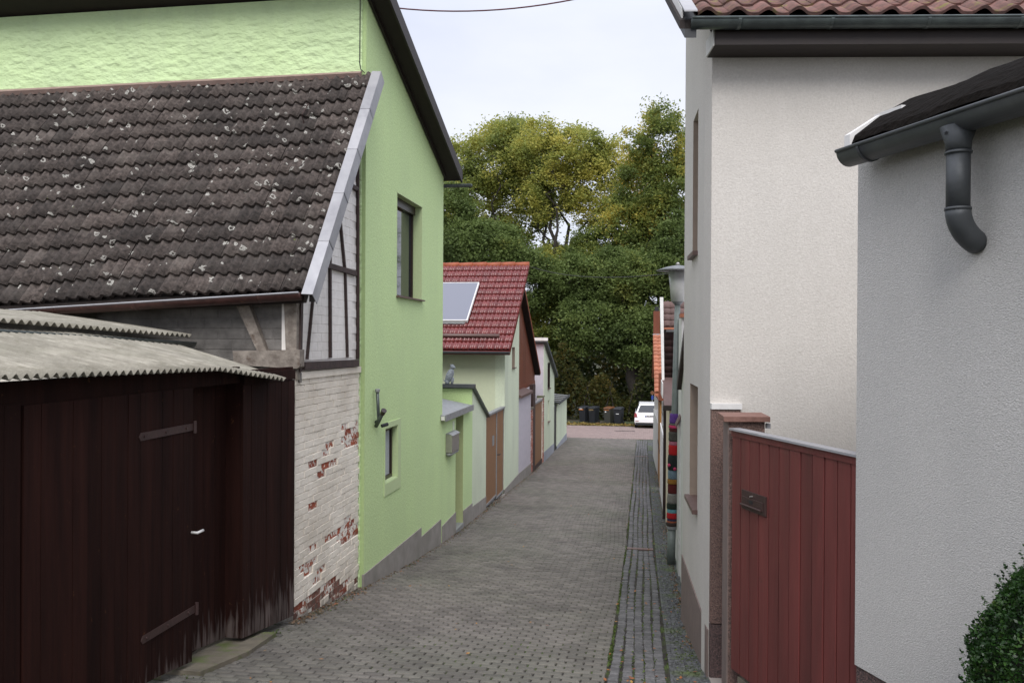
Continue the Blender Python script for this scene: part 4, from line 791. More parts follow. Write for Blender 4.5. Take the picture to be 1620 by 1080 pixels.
obj('roof_edge', MB().box((LX+.102, yk0-.27, zk0-.04), (LX+.13, yk1+.12, zk0+.07)), 'gutterdark', ge)
obj('plinth', MB().prism([[Vector((LX+.012, yk0, PX(881, 705, LX).z)), Vector((LX+.012, yk1, PX(896.5, 684, LX).z)), Vector((LX+.012, yk1+.005, gz(yk1)-.3)), Vector((LX+.012, yk0, gz(yk0)-.3))]], (-.05, 0, 0)), 'bluegrey', ge)
obj('dark_gap', MB().box((LX-.14, yf1+.01, gz(yf1)-.2), (LX-.02, yk0-.01, zk0-.05)), 'black', ge)
# ------------------------------------------------------------------ RIGHT: white house
WC = Vector((.545, 6.9, 0)); au = math.radians(7.3); WU = Vector((math.cos(au), math.sin(au), 0)); WV = Vector((-.0404, 1, 0)).normalized(); WN = WU.cross(UP)  # points to camera (-y)
if WN.y > 0: WN = -WN
SN = Vector((-1, -.0404, 0)).normalized()
wh = thing('white_house', 'large off-white rendered house with red pantile eave filling the right', 'house', (2.5, 8.5, gz(7)))
zw = PP(1300, 91, WC, WN).z; ZT = zw
zsof = zw
obj('front_wall', MB().prism([[WC+UP*(-3.4), WC+WU*7+UP*(-3.4), WC+WU*7+UP*(zw+.12), WC+UP*(zw+.12)]], -WN*.3), 'white', wh)
def SW(s, z, off=0.): return WC+WV*s+UP*z+SN*off
def sy(px, py): p = PP(px, py, WC, SN); return (p-WC).dot(WV), p.z
Lw = sy(1081.2, 700)[0]
def sloc(px0, px1, pt, pb):
    a = sy(px0, pt); b = sy(px1, pb); return a[0], b[0], a[1], b[1]
la, lb = sy(1104, 700)[0], sy(1091.5, 700)[0]; lz1 = sy(1104, 612)[1]; lz0 = sy(1092, 787)[1]
ua, ub_ = sy(1104.5, 300)[0], sy(1096.5, 300)[0]; uz1 = sy(1104, 175)[1]; uz0 = sy(1096, 408)[1]
hol = [[SW(a, z, .002) for a, z in ((p, t), (q_, t), (q_, b), (p, b))] for p, q_, b, t in ((la, lb, lz0, lz1), (ua, ub_, uz0, uz1))]
pitch = math.radians(35)
obj('street_wall', MB().prism([[SW(.004, -3.4, .002), SW(Lw, -3.8, .002), SW(Lw, zw+.55+Lw*math.tan(pitch), .002), SW(.004, zw+.15, .002)]]+hol, WU*.2), 'white', wh)
def swin(a, b, z0, z1, nm):
    f = MB().prism([[SW(a+.0, z1, -.16), SW(b, z1, -.16), SW(b, z0, -.16), SW(a, z0, -.16)]], -SN*.02); o = obj('window', f, 'beige', wh)
    for p, q_, zz0, zz1 in ((a-.001, a+.01, z0, z1), (b-.01, b+.001, z0, z1)): obj('reveal', MB().prism([[SW(p, zz1, .001), SW(q_, zz1, .001), SW(q_, zz0, .001), SW(p, zz0, .001)]], -SN*.16), 'beige', o)
    obj('sill', MB().prism([[SW(a-.03, z0+.02, .05), SW(b+.03, z0+.02, .05), SW(b+.03, z0-.02, .05), SW(a-.03, z0-.02, .05)]], -SN*.2), 'sill', o)
swin(la, lb, lz0, lz1, 0); swin(ua, ub_, uz0, uz1, 1)
zp = sy(1116, 981)[1]
obj('street_plinth', MB().prism([[SW(.0, zp, .014), SW(Lw, zp, .014), SW(Lw, -3.7, .014), SW(.0, -3.4, .014)]], -SN*.012), 'brownplinth', wh)
p_l = WC+WN*.045; pr = PP(1171, 700, p_l, WN); wpr = (pr-p_l).dot(WU); zpt = PP(1140, 647, p_l, WN).z; zpj = PP(1130, 987, p_l, WN).z
obj('pebble_plinth', MB().obox(p_l+UP*(zpj+.008)+WU*.002, WU, -WN, UP, wpr, .045, zpt-zpj-.008), 'pebble', wh)
obj('pebble_plinth_base', MB().obox(p_l+UP*(-3.3)+WU*.002, WU, -WN, UP, wpr*4, .045, zpj+3.3-.004), 'pebbledark', wh)
obj('plinth_coping', MB().obox(p_l+WN*.012+UP*zpt, WU, -WN, UP, wpr+.012, .058, .045), 'whitetrim', wh)
# eaves: soffit, fascia, gutter, tiles
gy = -.46; eo = WC+WN*.30
sxp = (PP(1121, 80, WC+WN*.05, WN)-WC).dot(WU)
obj('soffit_box', MB().obox(WC+WU*(sxp)+WN*.30+UP*(zw), WU, -WN, UP, 7, .30, .13), 'fascia', wh)
obj('soffit_end', MB().obox(WC+WU*(sxp-.012)+WN*.28+UP*(zw), WU, -WN, UP, .010, .27, .13), 'whitetrim', wh)
gzz = PP(1300, 27, WC+WN*.42, WN).z
g0 = PP(1093, 30, WC+WN*.36, WN)
gut = obj('gutter', MB().gutter(Vector((g0.x, g0.y, gzz)), Vector((g0.x, g0.y, gzz))+WU*7, .066), 'zincgreen', wh, True)
obj('gutter_bead', MB().tube([Vector((g0.x, g0.y, gzz))+WN*.066, Vector((g0.x, g0.y, gzz))+WN*.066+WU*7], .009, 6), 'zincgreen', gut)
for px in (1168, 1313, 1465, 1610):
    q = PP(px, 30, WC+WN*.36, WN); q = Vector((q.x, q.y, gzz)); obj('gutter_bracket', MB().gutter(q-WU*.012, q+WU*.012, .071), 'zincgreen', gut)
ev = PP(1110, 25, WC+WN*.36, WN); evo = WC+WN*.36; evz = PP(1300, 24, evo, WN).z+.0
tv = (-WN*math.cos(pitch)+UP*math.sin(pitch)).normalized(); x0w = (PP(1104, 25, evo, WN)-evo).dot(WU)
def whP(c, r): return evo+WU*(x0w+.232*c)+UP*(evz)+tv*(.25*r)
nc = 20
wr = obj('roof', MB().prism([[whP(-.6, 0)-UP*.03, whP(nc, 0)-UP*.03, whP(nc, 10)-UP*.03, whP(-.6, 10)-UP*.03]], (0, 0, -.07)), 'soffit', wh)
tmw = tile_mesh('roof_tile', .236, .30, .022, lambda s: .041*max(0, math.sin(math.pi*min(1, s/.62)))**1.2 if s < .62 else -.006*math.sin(math.pi*(s-.62)/.38), 'tilepan', 14)
lay(wr, tmw, whP, nc, 10, jit=.006, zj=.006)
vb = MB().obox(whP(0, -.35)+WU*(-.115)+UP*.055, WU, tv, Vector((0, 0, 1)), .10, 3.2, .012)
obj('verge_cap', vb, 'zinc', wh); obj('verge_side', MB().obox(whP(0, .2)+WU*(-.118)+UP*(-.10), WU, tv, Vector((0, 0, 1)), .012, 3.2, .15), 'whitetrim', wh)
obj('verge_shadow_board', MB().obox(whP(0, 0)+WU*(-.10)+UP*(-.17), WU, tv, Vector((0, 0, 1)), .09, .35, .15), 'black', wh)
# gate pier
PDv = Vector((0, 0, 0)); gd_ = (FWD*1308+RIGHT*155).normalized(); pn0 = PD(1153, 800, 6.0); pn0.z = 0
gp = thing('gate_pier', 'slim pebbledash gate pier with reddish stone cap beside the red gate', 'pier', (pn0.x, pn0.y, gz(6)))
pcz = PD(1153, 667, 5.97).z
obj('shaft', MB().obox(pn0+UP*(-3.), RIGHT, gd_, UP, .257, .27, pcz+3.-.0), 'pebble', gp)
obj('smooth_side', MB().obox(pn0+UP*(-3.)-RIGHT*.008+gd_*.004, RIGHT, gd_, UP, .008, .262, pcz+3.-.005), 'brownplinth', gp)
obj('cap', MB().obox(pn0+UP*pcz-RIGHT*.045-gd_*.04, RIGHT, gd_, UP, .335, .35, .04), pmat('red_brown_cap', (.25, .13, .10), (.17, .085, .065), 16, .7, .2, 60), gp, bevel=.004)
q = pn0+RIGHT*.27+UP*(pcz-.05); obj('bell_button', MB().obox(q, RIGHT, gd_, UP, .03, .05, .035), 'zinc', gp)
# red gate
gdir = (RIGHT*329-FWD*1308).normalized(); gN = gdir.cross(UP); 
if gN.dot(RIGHT) > 0: gN = -gN
gP = PD(1157.5, 800, 5.93); gP.z = 0
rg = thing('red_gate', 'oxblood red vertical board gate with letter slot beside grey house', 'gate', (gP.x, gP.y, gz(5.9)))
zgt = PP(1157.5, 677, gP, gN).z; Lg = (PP(1356, 850, gP, gN)-gP).dot(gdir)+.06
zgb0 = PP(1152, 1053, gP, gN).z
npk = 12
for i in range(npk):
    a = Lg*i/npk; wd = Lg/npk
    obj('gate_board', MB().obox(gP+gdir*(a+.004)+UP*(zgb0-.0)-gN*.0+gN*random.uniform(-.002, .002), gdir, -gN, UP, wd-.009, .022, zgt-zgb0-.02), 'redgate', rg, bevel=.003)
obj('back_panel', MB().obox(gP+gdir*.0+UP*(zgb0+.03)-gN*.024, gdir, -gN, UP, Lg, .03, zgt-zgb0-.06), 'timber', rg)
obj('top_board', MB().obox(gP+UP*(zgt-.055)+gN*.006, gdir, -gN, UP, Lg, .006, .04), 'redgate', rg)
obj('gate_coping', MB().obox(gP-gdir*.01+UP*(zgt-.012)+gN*.02, gdir, -gN, UP, Lg, .085, .014), 'zinc', rg)
ls0 = PP(1173, 773, gP+gN*.01, gN); ls1 = PP(1211, 786, gP+gN*.01, gN); ll = (ls1-ls0).dot(gdir); lz = PP(1173, 802, gP, gN).z
lt = obj('letter_slot', MB().obox(Vector((ls0.x, ls0.y, lz)), gdir, -gN, UP, ll, .012, ls0.z-lz), 'iron', rg, bevel=.002)
hh = ls0.z-lz
obj('slot_flap', MB().obox(Vector((ls0.x, ls0.y, lz+hh*.22))+gdir*.01+gN*.006, gdir, -gN, UP, ll*.88, .006, hh*.45), 'iron', lt, bevel=.002)
obj('slot_lip', MB().tube([Vector((ls0.x, ls0.y, lz+hh*.24))+gdir*.01+gN*.012, Vector((ls0.x, ls0.y, lz+hh*.24))+gdir*ll*.88+gN*.012], .008, 8), 'iron', lt)
obj('name_slot', MB().obox(Vector((ls0.x, ls0.y, lz+hh*.42))+gdir*ll*.36+gN*.008, gdir, -gN, UP, ll*.16, .003, hh*.16), 'black', lt)
obj('key_knob', MB().tube([Vector((ls0.x, ls0.y, lz+hh*.80))+gdir*ll*.47, Vector((ls0.x, ls0.y, lz+hh*.80))+gdir*ll*.47+gN*.02], .006, 8), 'chrome', lt)
ks = obj('gate_foundation', MB().obox(gP+gdir*.08+UP*(-3.2)-gN*.01, gdir, -gN, UP, Lg, .2, zgb0+3.2-.03), 'concrete', rg)
stp = tag(obj('pale_step', MB().prism([[WC+Vector((.0, -.02, -2.735)), WC+Vector((.2, -.02, -2.735)), WC+Vector((.35, -1.3, -2.6)), WC+Vector((.06, -1.3, -2.6))]], (0, 0, -.3)), 'stone'), 'pale stone slab at the foot of the white house corner', 'step')
# ------------------------------------------------------------------ RIGHT: grey house
gr_d = (RIGHT*370-FWD*1308).normalized(); rN = gr_d.cross(UP)
if rN.dot(RIGHT) > 0: rN = -rN
gC = PD(1354.5, 700, 4.55); gC.z = 0
gy_ = thing('grey_house', 'near grey roughcast building with dark gutter and bitumen roof', 'building', (gC.x, gC.y, gz(4.5)))
zr1 = PP(1358, 250, gC, rN).z; zpl = PP(1351, 1050, gC, rN).z
zpl2 = PP(1403, 1079, gC, rN).z
zpl = (zpl+zpl2)/2
obj('street_wall', MB().obox(gC+UP*zpl, gr_d, -rN, UP, 5.2, .3, zr1-zpl), 'grey', gy_)
obj('end_wall', MB().obox(gC+UP*zpl-rN*.3, -rN, gr_d, UP, 3, .3, zr1-zpl), 'grey', gy_)
obj('plinth', MB().obox(gC+UP*(-3.2)+gr_d*.004-rN*.008, gr_d, -rN, UP, 5, .3, zpl+3.2-.001), 'pebbledark', gy_)
gc_ = gC+rN*.13-gr_d*.14; q = PP(1326, 240, gc_+rN*.065, rN); zgu = q.z; gA = Vector((gc_.x, gc_.y, 0)); sA = (q-gA).dot(gr_d)
ga_ = gA+gr_d*sA+UP*zgu
gut2 = obj('gutter', MB().gutter(ga_, ga_+gr_d*4, .078, 14), 'gutterdark', gy_, True)
obj('gutter_bead', MB().tube([ga_+rN*.079, ga_+gr_d*4+rN*.079], .010, 8), 'gutterdark', gut2, True)
obj('gutter_end_knob', MB().tube([ga_-UP*.03, ga_-UP*.03-gr_d*.03], .014, 8), 'zinc', gut2)
for t in (.16, 1.6):
    obj('gutter_bracket', MB().gutter(ga_+gr_d*t, ga_+gr_d*(t+.016), .084, 14), 'gutterdark', gut2)
# bitumen roof: uneven sheet rising away from the gutter
rb = MB(); n1, n2 = 90, 14
prof_r = [(0, 0), (.02, .04), (.08, .085), (.16, .14), (.24, .19), (.32, .235), (.42, .27), (.6, .285), (.8, .29), (1.1, .26), (1.5, .24), (2, .23), (2.4, .22), (2.7, .2), (3, .18)]
for j in range(n2+1):
    for i in range(n1+1):
        s = i/n1*4.2; t, hz = prof_r[j]
        p = gA-rN*(t-.06)+gr_d*(sA+.10+s)+UP*(zgu+.02+hz+.006*math.sin(s*11+t*4)+.009*random.random())
        rb.v.append(tuple(p))
rb.f = [(j*(n1+1)+i, j*(n1+1)+i+1, (j+1)*(n1+1)+i+1, (j+1)*(n1+1)+i) for j in range(n2) for i in range(n1)]
ro = obj('roof', rb, 'bitumen', gy_); sm = ro.modifiers.new('thick', 'SOLIDIFY'); sm.thickness = .04
oA = gA+gr_d*(sA+.055)+UP*(zgu+.0)+rN*.07; rv_ = (-rN*.42+UP*.26).normalized()
obj('verge_trim', MB().obox(oA+UP*.0, gr_d, rv_, UP, .045, .27, .07), 'whitetrim', gy_)
obj('verge_return', MB().obox(oA+rv_*.22+UP*.06, gr_d, -rN, UP, .20, .12, .02), 'whitetrim', gy_)
# downpipe
dq = PP(1516, 262, gc_, rN); s0_ = (dq-gA).dot(gr_d); top_ = gA+gr_d*s0_
def dp(z, off=0, along=0): return top_+UP*z+rN*off+gr_d*along
zo = zgu-.05; zD = PP(1516, 236, gc_, rN).z; zE = PP(1518, 330, gc_, rN).z; zW = PP(1545, 385, gC, rN).z
down_ = obj('downpipe', MB().tube([dp(zD-.004), dp(zE)], .050, 18), 'gutterdark', gy_, True)
obj('outlet_funnel', MB().tube([dp(zgu-.045), dp(zD+.03), dp(zD-.005)], [.078, .055, .053], 18), 'gutterdark', down_, True)
obj('pipe_collar', MB().tube([dp(zD-.012), dp(zD-.022)], .057, 18), 'gutterdark', down_, True)
ew = PP(1546, 378, gC, rN); sw_ = (ew-gA).dot(gr_d)-s0_
pts = []
for k in range(9):
    a = k/8; ang = a*math.radians(75); pts.append(dp(zE-.13*math.sin(ang)-.02*a, -.13*(1-math.cos(ang))*1.35, sw_*a*a*1.0))
obj('pipe_elbow', MB().tube(pts, [.0535]*9, 18), 'gutterdark', down_, True)
obj('pipe_collar', MB().tube([dp(zE+.006), dp(zE-.006)], .056, 18), 'gutterdark', down_, True)
st_c = dp(zgu-.075, .068); sm_ = MB()
for k in range(4):
    a = math.pi*k/4; d = gr_d*math.cos(a)*.012+UP*math.sin(a)*.012; sm_.tube([st_c-d, st_c+d], .0015, 4)
obj('stamped_star', sm_, 'black', down_)
# ------------------------------------------------------------------ street lamp with yarn-bombing
lb_ = Vector((PX(1062, 700, .45).x, 13.25, gz(13.25)))
base_ = PY(1061.5, 884, 13.25); tp = PY(1072, 477, 13.25); lb_ = Vector((base_.x, 13.25, gz(13.25)-.02))
lamp = thing('street_lamp', 'grey-green street lamp with opal shade and flat lid by the white house', 'street lamp', lb_)
lp = lambda z: base_.lerp(tp, (z-base_.z)/(tp.z-base_.z))
obj('post_base', MB().tube([Vector((base_.x, base_.y, lb_.z)), lp(PY(1062, 833, 13.25).z)], .064, 14), 'lampgreen', lamp, True)
obj('post', MB().tube([lp(PY(1062, 833, 13.25).z), lp(-1.2), tp], [.058, .052, .044], 14), 'lampgreen', lamp, True)
zs = tp.z; t_h = PY(1072, 428, 13.25).z-zs
obj('collar', MB().lathe(tp, [(.05, -.05), (.085, -.01), (.10, .0)], 18), 'lid', lamp, True)
obj('lamp_shade', MB().lathe(tp, [(.10, 0), (.147, t_h)], 28), 'opal', lamp, True)
obj('lamp_lid', MB().lathe(tp+UP*t_h, [(.15, -.01), (.33, -.005), (.335, .004), (.2, .05), (.08, .075), (.02, .085)], 28), 'lid', lamp, True)
obj('finial', MB().lathe(tp+UP*(t_h+.08), [(.02, 0), (.032, .02), (.02, .045), (.005, .05)], 12), 'chrome', lamp, True)
yarn = thing('yarn_cover', 'striped knitted yarn cover in many colours wrapped round the lamp post', 'knitting', lp(-2.3))
bands = [(235, 283, 'purple', (.13, .05, .28)), (283, 293, 'grey', (.12, .12, .10)), (293, 307, 'pink', (.60, .05, .15)), (307, 325, 'maroon', (.10, .02, .02)), (325, 372, 'brown', (.07, .065, .055)), (372, 392, 'rose', (.42, .14, .20)), (392, 442, 'red', (.45, .008, .012)), (442, 517, 'black', (.010, .014, .014)),
         (517, 563, 'steel_blue', (.15, .22, .27)), (563, 587, 'ochre', (.28, .13, .02)), (587, 635, 'dark_red', (.10, .008, .008)), (635, 685, 'beige', (.22, .21, .19)), (685, 712, 'dark_green', (.012, .022, .014)), (712, 732, 'light_blue', (.14, .36, .42)), (732, 760, 'scarlet', (.45, .01, .015)), (760, 772, 'navy', (.03, .03, .08)), (772, 780, 'orange', (.35, .10, .05)), (780, 797, 'cocoa', (.05, .03, .025)), (797, 815, 'ash', (.30, .30, .31))]
for i, (a, b, nm, c) in enumerate(bands):
    z1, z0 = PY(1066, 580+a/3.176, 13.25).z, PY(1063, 580+b/3.176, 13.25).z; r_ = .078+.012*((i*37) % 5)/4; n = 6
    pts = [lp(z0+(z1-z0)*k/n) for k in range(n+1)]; rr = [r_*(.93 if k in (0, n) else 1+.03*random.uniform(-1, 1)) for k in range(n+1)]
    o = obj('yarn_band', MB().tube(pts, rr, 18), knit(nm, c), yarn, True)
    if nm == 'black':
        for (u, v) in ((-.07, .35), (.02, .12)): obj('pompom', blob(MB(), lp(z0+(z1-z0)*v)+Vector((u, -.085, 0)), .026, .026, .026), 'knit_pink' if False else MATS['knit_pink'], o, True)
# ------------------------------------------------------------------ RIGHT: row behind the lamp
XR = .50
s1t = thing('low_lean_to', 'low pale green-white lean-to wall directly behind the white house', 'shed', (.6, 10.5, gz(10.5)))
y0 = WC.y+Lw+.03; y1 = 12.0
obj('wall', MB().prism([[Vector((.52, y0, .42)), Vector((.55, y1, -.62)), Vector((.55, y1, gz(y1)-.4)), Vector((.52, y0, gz(y0)-.4))]], (.3, 0, 0)), 'whitestreet', s1t)
obj('verge', MB().prism([[Vector((.49, y0, .50)), Vector((.49, y1+.1, -.60)), Vector((.49, y1+.1, -.72)), Vector((.49, y0, .38))]], (2.4, 0, 0)), 'timber', s1t)
s2t = thing('white_gable_house', 'narrow white walled house with red ridge capping behind the street lamp', 'house', (1, 13.5, gz(13)))
zc = PY(1079, 502, 12.2).z
obj('wall', MB().box((.555, 12.2, gz(14)-.5), (3.5, 14.6, zc)), 'whitetrim', s2t); obj('ridge_capping', MB().box((.53, 12.15, zc), (3.5, 12.5, zc+.055)), 'tileorange', s2t)
obj('flue', MB().lathe((.70, 12.9, zc), [(.04, 0), (.04, .12), (.055, .125), (.055, .17), (.035, .175), (.035, .3)], 12), 'steel', s2t, True)
obj('door_frame', MB().box((.535, 12.3, gz(13)), (.556, 13.0, -1.2)), 'framelight', s2t)
hd3 = obj('door_hood', MB().prism([[Vector((.49, 12.25, -1.25)), Vector((.49, 12.7, -1.25)), Vector((.56, 12.7, -1.1)), Vector((.56, 12.25, -1.1))]], (0, 0, -.04)), 'sill', s2t)
s3t = thing('brown_roof_house', 'house with steep brown tile slope and tall white verge board on the right', 'house', (1, 18, gz(18)))
Y3 = 18.0; xv0 = PY(1050, 500, Y3).x; zt3, zb3 = PY(1060, 477, Y3).z, PY(1060, 517, Y3).z
r3 = obj('roof', MB().prism([[Vector((xv0, Y3, zb3-.02)), Vector((3.5, Y3, zb3-.02)), Vector((3.5, Y3+.5, zt3-.02)), Vector((xv0, Y3+.5, zt3-.02))]], (0, .05, -.04)), 'tilebrown', s3t)
tm3 = tile_mesh('roof_tile', .15, .21, .02, lambda s: .018*math.sin(math.pi*s), 'tilebrown', 6)
lay(r3, tm3, lambda c, r: Vector((xv0+.15*c, Y3+.125*r, zb3+(zt3-zb3)*r/4)), 6, 4)
obj('eave_tile_edge', MB().box((xv0, Y3-.04, zb3-.055), (3.5, Y3-.005, zb3-.012)), 'tileorange', s3t)
obj('eave_gutter', MB().gutter(Vector((xv0+.05, Y3-.08, zb3-.07)), Vector((3, Y3-.08, zb3-.07)), .045), 'steel', s3t, True)
zd0 = PY(1060, 640, Y3+.1).z
hw = obj('tile_hung_wall', MB().box((xv0+.01, Y3+.06, gz(Y3)-.4), (3.5, Y3+.2, zb3-.03)), 'tiledark', s3t)
tm4 = tile_mesh('hung_tile', .15, .17, .015, lambda s: .014*math.sin(math.pi*s), 'tiledark', 6)
lay(hw, tm4, lambda c, r: Vector((xv0+.02+.15*c, Y3+.045, zd0+.14*r)), 3, int((zb3-.1-zd0)/.14), name='hung_tile')
va, vb2 = PY(1046.7, 470, Y3-.15), PY(1049.5, 601, Y3-.35)
obj('verge_board', MB().hexa([(va.x-.035, va.y, va.z), (va.x+.035, va.y, va.z), (va.x+.035, va.y+.25, va.z), (va.x-.035, va.y+.25, va.z), (vb2.x-.03, vb2.y, vb2.z), (vb2.x+.02, vb2.y, vb2.z), (vb2.x+.02, vb2.y+.3, vb2.z), (vb2.x-.03, vb2.y+.3, vb2.z)]), 'whitetrim', s3t)
s4t = thing('cream_annex', 'small cream walled annex with brown tile edge beside the lamp post', 'annex', (.8, 16.5, gz(16.5)))
ya, yb = 15.3, 17.8; za = PY(1055, 643, 16).z
xa = PY(1052.5, 700, yb).x
obj('wall', MB().box((.50, ya+.55, gz(yb)-.4), (2.5, yb, za)), pmat('cream_paint', (.60, .52, .36), (.54, .47, .33), 10, .9), s4t)
obj('roof', MB().prism([[Vector((.40, ya+.4, za)), Vector((2.5, ya+.4, za)), Vector((2.5, yb+.1, za+.42)), Vector((.40, yb+.1, za+.42))]], (0, 0, .05)), 'tilebrown', s4t)
obj('fascia', MB().box((.38, ya+.38, za-.05), (2.5, ya+.40, za+.04)), 'fascia', s4t); obj('white_board', MB().box((.385, ya+1.2, za+.12), (.40, yb+.1, za+.42)), 'whitetrim', s4t)
s5t = thing('white_fence_section', 'slim white boarded fence between cream annex and ochre door', 'fence', (.5, 20, gz(20)))
for i in range(14):
    y = 18.3+i*.32; obj('picket', MB().box((.475, y, gz(y)), (.50, y+.26, -2.25)), 'whitetrim', s5t)
obj('fence_rail', MB().box((.502, 18.3, -2.6), (.53, 22.75, -2.5)), 'whitetrim', s5t)
s6t = thing('orange_roof_house', 'last house on the right with orange pantiles and brown boarded gable', 'house', (1.2, 28, gz(28)))
XO = .355; E6 = PX(1036.5, 620, XO); R6 = PX(1033, 530, XO)
E6 = PY(1036, 621, 25.2); R6 = PY(1033, 530, 30.0); E6.x = R6.x = .36
r6 = obj('roof', MB().prism([[E6-UP*.03, Vector((4, E6.y, E6.z-.03)), Vector((4, R6.y, R6.z-.03)), R6-UP*.03]], (0, 0, -.07)).prism([[R6-UP*.03, Vector((4, R6.y, R6.z-.03)), Vector((4, R6.y+3, R6.z-1.6)), Vector((R6.x, R6.y+3, R6.z-1.6))]], (0, 0, -.07)), 'tileorange', s6t)
tm6 = tile_mesh('roof_tile', .16, .42, .03, lambda s: .028*math.sin(math.pi*s), 'tileorange', 6)
lay(r6, tm6, lambda c, r: Vector((.36+.16*c, E6.y+(R6.y-E6.y)*r/15, E6.z+(R6.z-E6.z)*r/15)), 5, 15)
obj('ridge_flashing', MB().box((.35, R6.y-.05, R6.z), (.62, R6.y+.1, R6.z+.05)), 'zinc', s6t)
ch = obj('clad_chimney', MB().box((.375, 30.1, R6.z-.6), (.60, 30.7, PY(1038, 492, 30.1).z)), 'brownwood', s6t); obj('chimney_cap', MB().box((.42, 30.15, PY(1038, 492, 30.1).z), (.56, 30.6, PY(1038, 485, 30.1).z)), 'black', ch)
obj('street_wall', MB().prism([[Vector((.50, 26.4, -2.7)), Vector((.42, 32.6, -2.7)), Vector((.42, 32.6, -5)), Vector((.50, 26.4, -5))]], (.25, 0, 0)), 'whitestreet', s6t)
obj('end_wall', MB().box((.45, 32.3, -5), (4, 32.55, R6.z-1.2)), 'whitestreet', s6t)
zbg = PX(1044, 638, .46).z
gb6 = obj('gable_boarding', MB().prism([[Vector((.44, 23.4, zbg)), Vector((.42, 31, zbg-.3)), Vector((.42, 30, R6.z-.12)), Vector((.44, 25.2, E6.z-.1)), Vector((.44, 23.4, E6.z-.15))]], (.06, 0, 0)), 'brownwood', s6t)
obj('gable_front', MB().box((.44, 23.35, zbg), (3, 23.4, PY(1042, 590, 23.4).z)), 'brownwood', s6t)
dr6 = obj('door', MB().box((.485, 23.5, gz(24)-.0), (.53, 26.1, zbg)), 'doorochre', s6t); obj('door_rail', MB().box((.475, 23.5, -3.2), (.486, 26.1, -3.1)), 'timber', dr6)
# ------------------------------------------------------------------ cables
tag(obj('overhead_cable', MB().tube([Vector((x, 13, 5.235+.052*(x+2.45)**2)) for x in np.linspace(-5.8, 1.2, 29)], .011, 6), 'cablered'), 'sagging dark red overhead cable crossing the sky at the top', 'cable')
tag(obj('thin_wire', MB().tube([Vector((-3.3, 24, 2.12)).lerp(Vector((tp.x, 13.4, zs+t_h-.02)), t)+UP*(-.18*4*t*(1-t)) for t in np.linspace(0, 1, 13)], .007, 5), 'blackwire'), 'thin wire strung from red roof ridge to street lamp', 'wire')
# ------------------------------------------------------------------ bins
def bin_(px, Y, rz, label, lid='black', body='black', deco=None):
    base = PY(px, 660, Y); t = thing('wheelie_bin', label, 'bin', (base.x, Y, gz(Y)), 'wheelie bins in a row at the street end'); t.rotation_euler = (0, 0, rz)
    def lo(name, mb, m, par=t, smooth=False): 
        me = mb.mesh(name); fixn(me, smooth); me.materials.append(M[m]); o = bpy.data.objects.new(name, me); C.objects.link(o); o.parent = par; return o
    b = MB().hexa([(-.20, -.20, .05), (.20, -.20, .05), (.20, .22, .05), (-.20, .22, .05), (-.24, -.27, .93), (.24, -.27, .93), (.24, .27, .93), (-.24, .27, .93)]); bo = lo('bin_body', b, body)
    l = MB().hexa([(-.26, -.31, .93), (.26, -.31, .93), (.26, .30, .95), (-.26, .30, .95), (-.22, -.22, 1.0), (.22, -.22, 1.0), (.24, .26, 1.05), (-.24, .26, 1.05)]); lo('bin_lid', l, lid)
    lo('handle', MB().tube([(-.2, .33, .95), (.2, .33, .95)], .018, 8), 'black')
    for s in (-1, 1): lo('wheel', MB().tube([(s*.22, .22, .10), (s*.26, .22, .10)], .10, 14), 'tyre')
    if deco:
        for (x0, x1, z0, z1, m) in deco: lo('sticker', MB().hexa([(x0, -.285, z0), (x1, -.285, z0), (x1, -.23, z0), (x0, -.23, z0), (x0, -.285, z1), (x1, -.285, z1), (x1, -.23, z1), (x0, -.23, z1)]), m, bo)
    return t
bin_(924, 52.5, -.5, 'black bin with orange and white sticker, leftmost of the four', deco=[(-.22, .1, .80, .86, 'orange'), (-.16, .02, .86, .91, 'whitepl')])
bin_(939.5, 52.3, -.55, 'black bin with tan band under its lid, second from left', deco=[(-.2, .14, .80, .86, 'tan'), (-.18, .02, .70, .76, 'greybin')])
bin_(963.5, 52.0, -.5, 'weathered grey bin with orange-brown lid and white dot', 'brownlid', 'greybin', deco=[(-.13, -.05, .69, .77, 'whitepl'), (-.2, .15, .83, .86, 'orange')])
bin_(979, 51.6, -.35, 'dark bin with one small white label, rightmost of the four', deco=[(-.08, .10, .62, .66, 'whitepl')])
# ------------------------------------------------------------------ car
car = thing('parked_car', 'white estate car parked at the street end half hidden by the last house', 'car', (.42, 49.6, gz(50)))
cx, cy, cz = car.location; YC = 48.0
def CP(x, y, z): return Vector((cx+x, YC+y, gz(49)+z))
def sect(y, pts): return [CP(x, y, z) for x, z in pts]
# lofted body sections (half outline mirrored)
def loft(secs, name, mat, par):
    mb = MB(); n = len(secs[0])
    for s in secs: mb.v += [tuple(p) for p in s]
    for i in range(len(secs)-1):
        for k in range(n): mb.f.append((i*n+k, i*n+(k+1) % n, (i+1)*n+(k+1) % n, (i+1)*n+k))
    mb.f += [tuple(range(n)), tuple((len(secs)-1)*n+k for k in range(n))]
    return obj(name, mb, mat, par, bevel=.02)
def ring(y, w, z0, z1, wt): return sect(y, [(-w*.94, z0), (-w, z0+.12), (-w, z0+.35), (-wt, z1), (wt, z1), (w, z0+.35), (w, z0+.12), (w*.94, z0)])
body = loft([ring(0, .84, .36, .72, .78), ring(.10, .87, .25, .88, .82), ring(.5, .88, .22, .92, .83), ring(3.2, .88, .22, .90, .83), ring(4.2, .86, .24, .78, .76), ring(4.5, .78, .35, .62, .65)], 'body', 'carpaint', car)
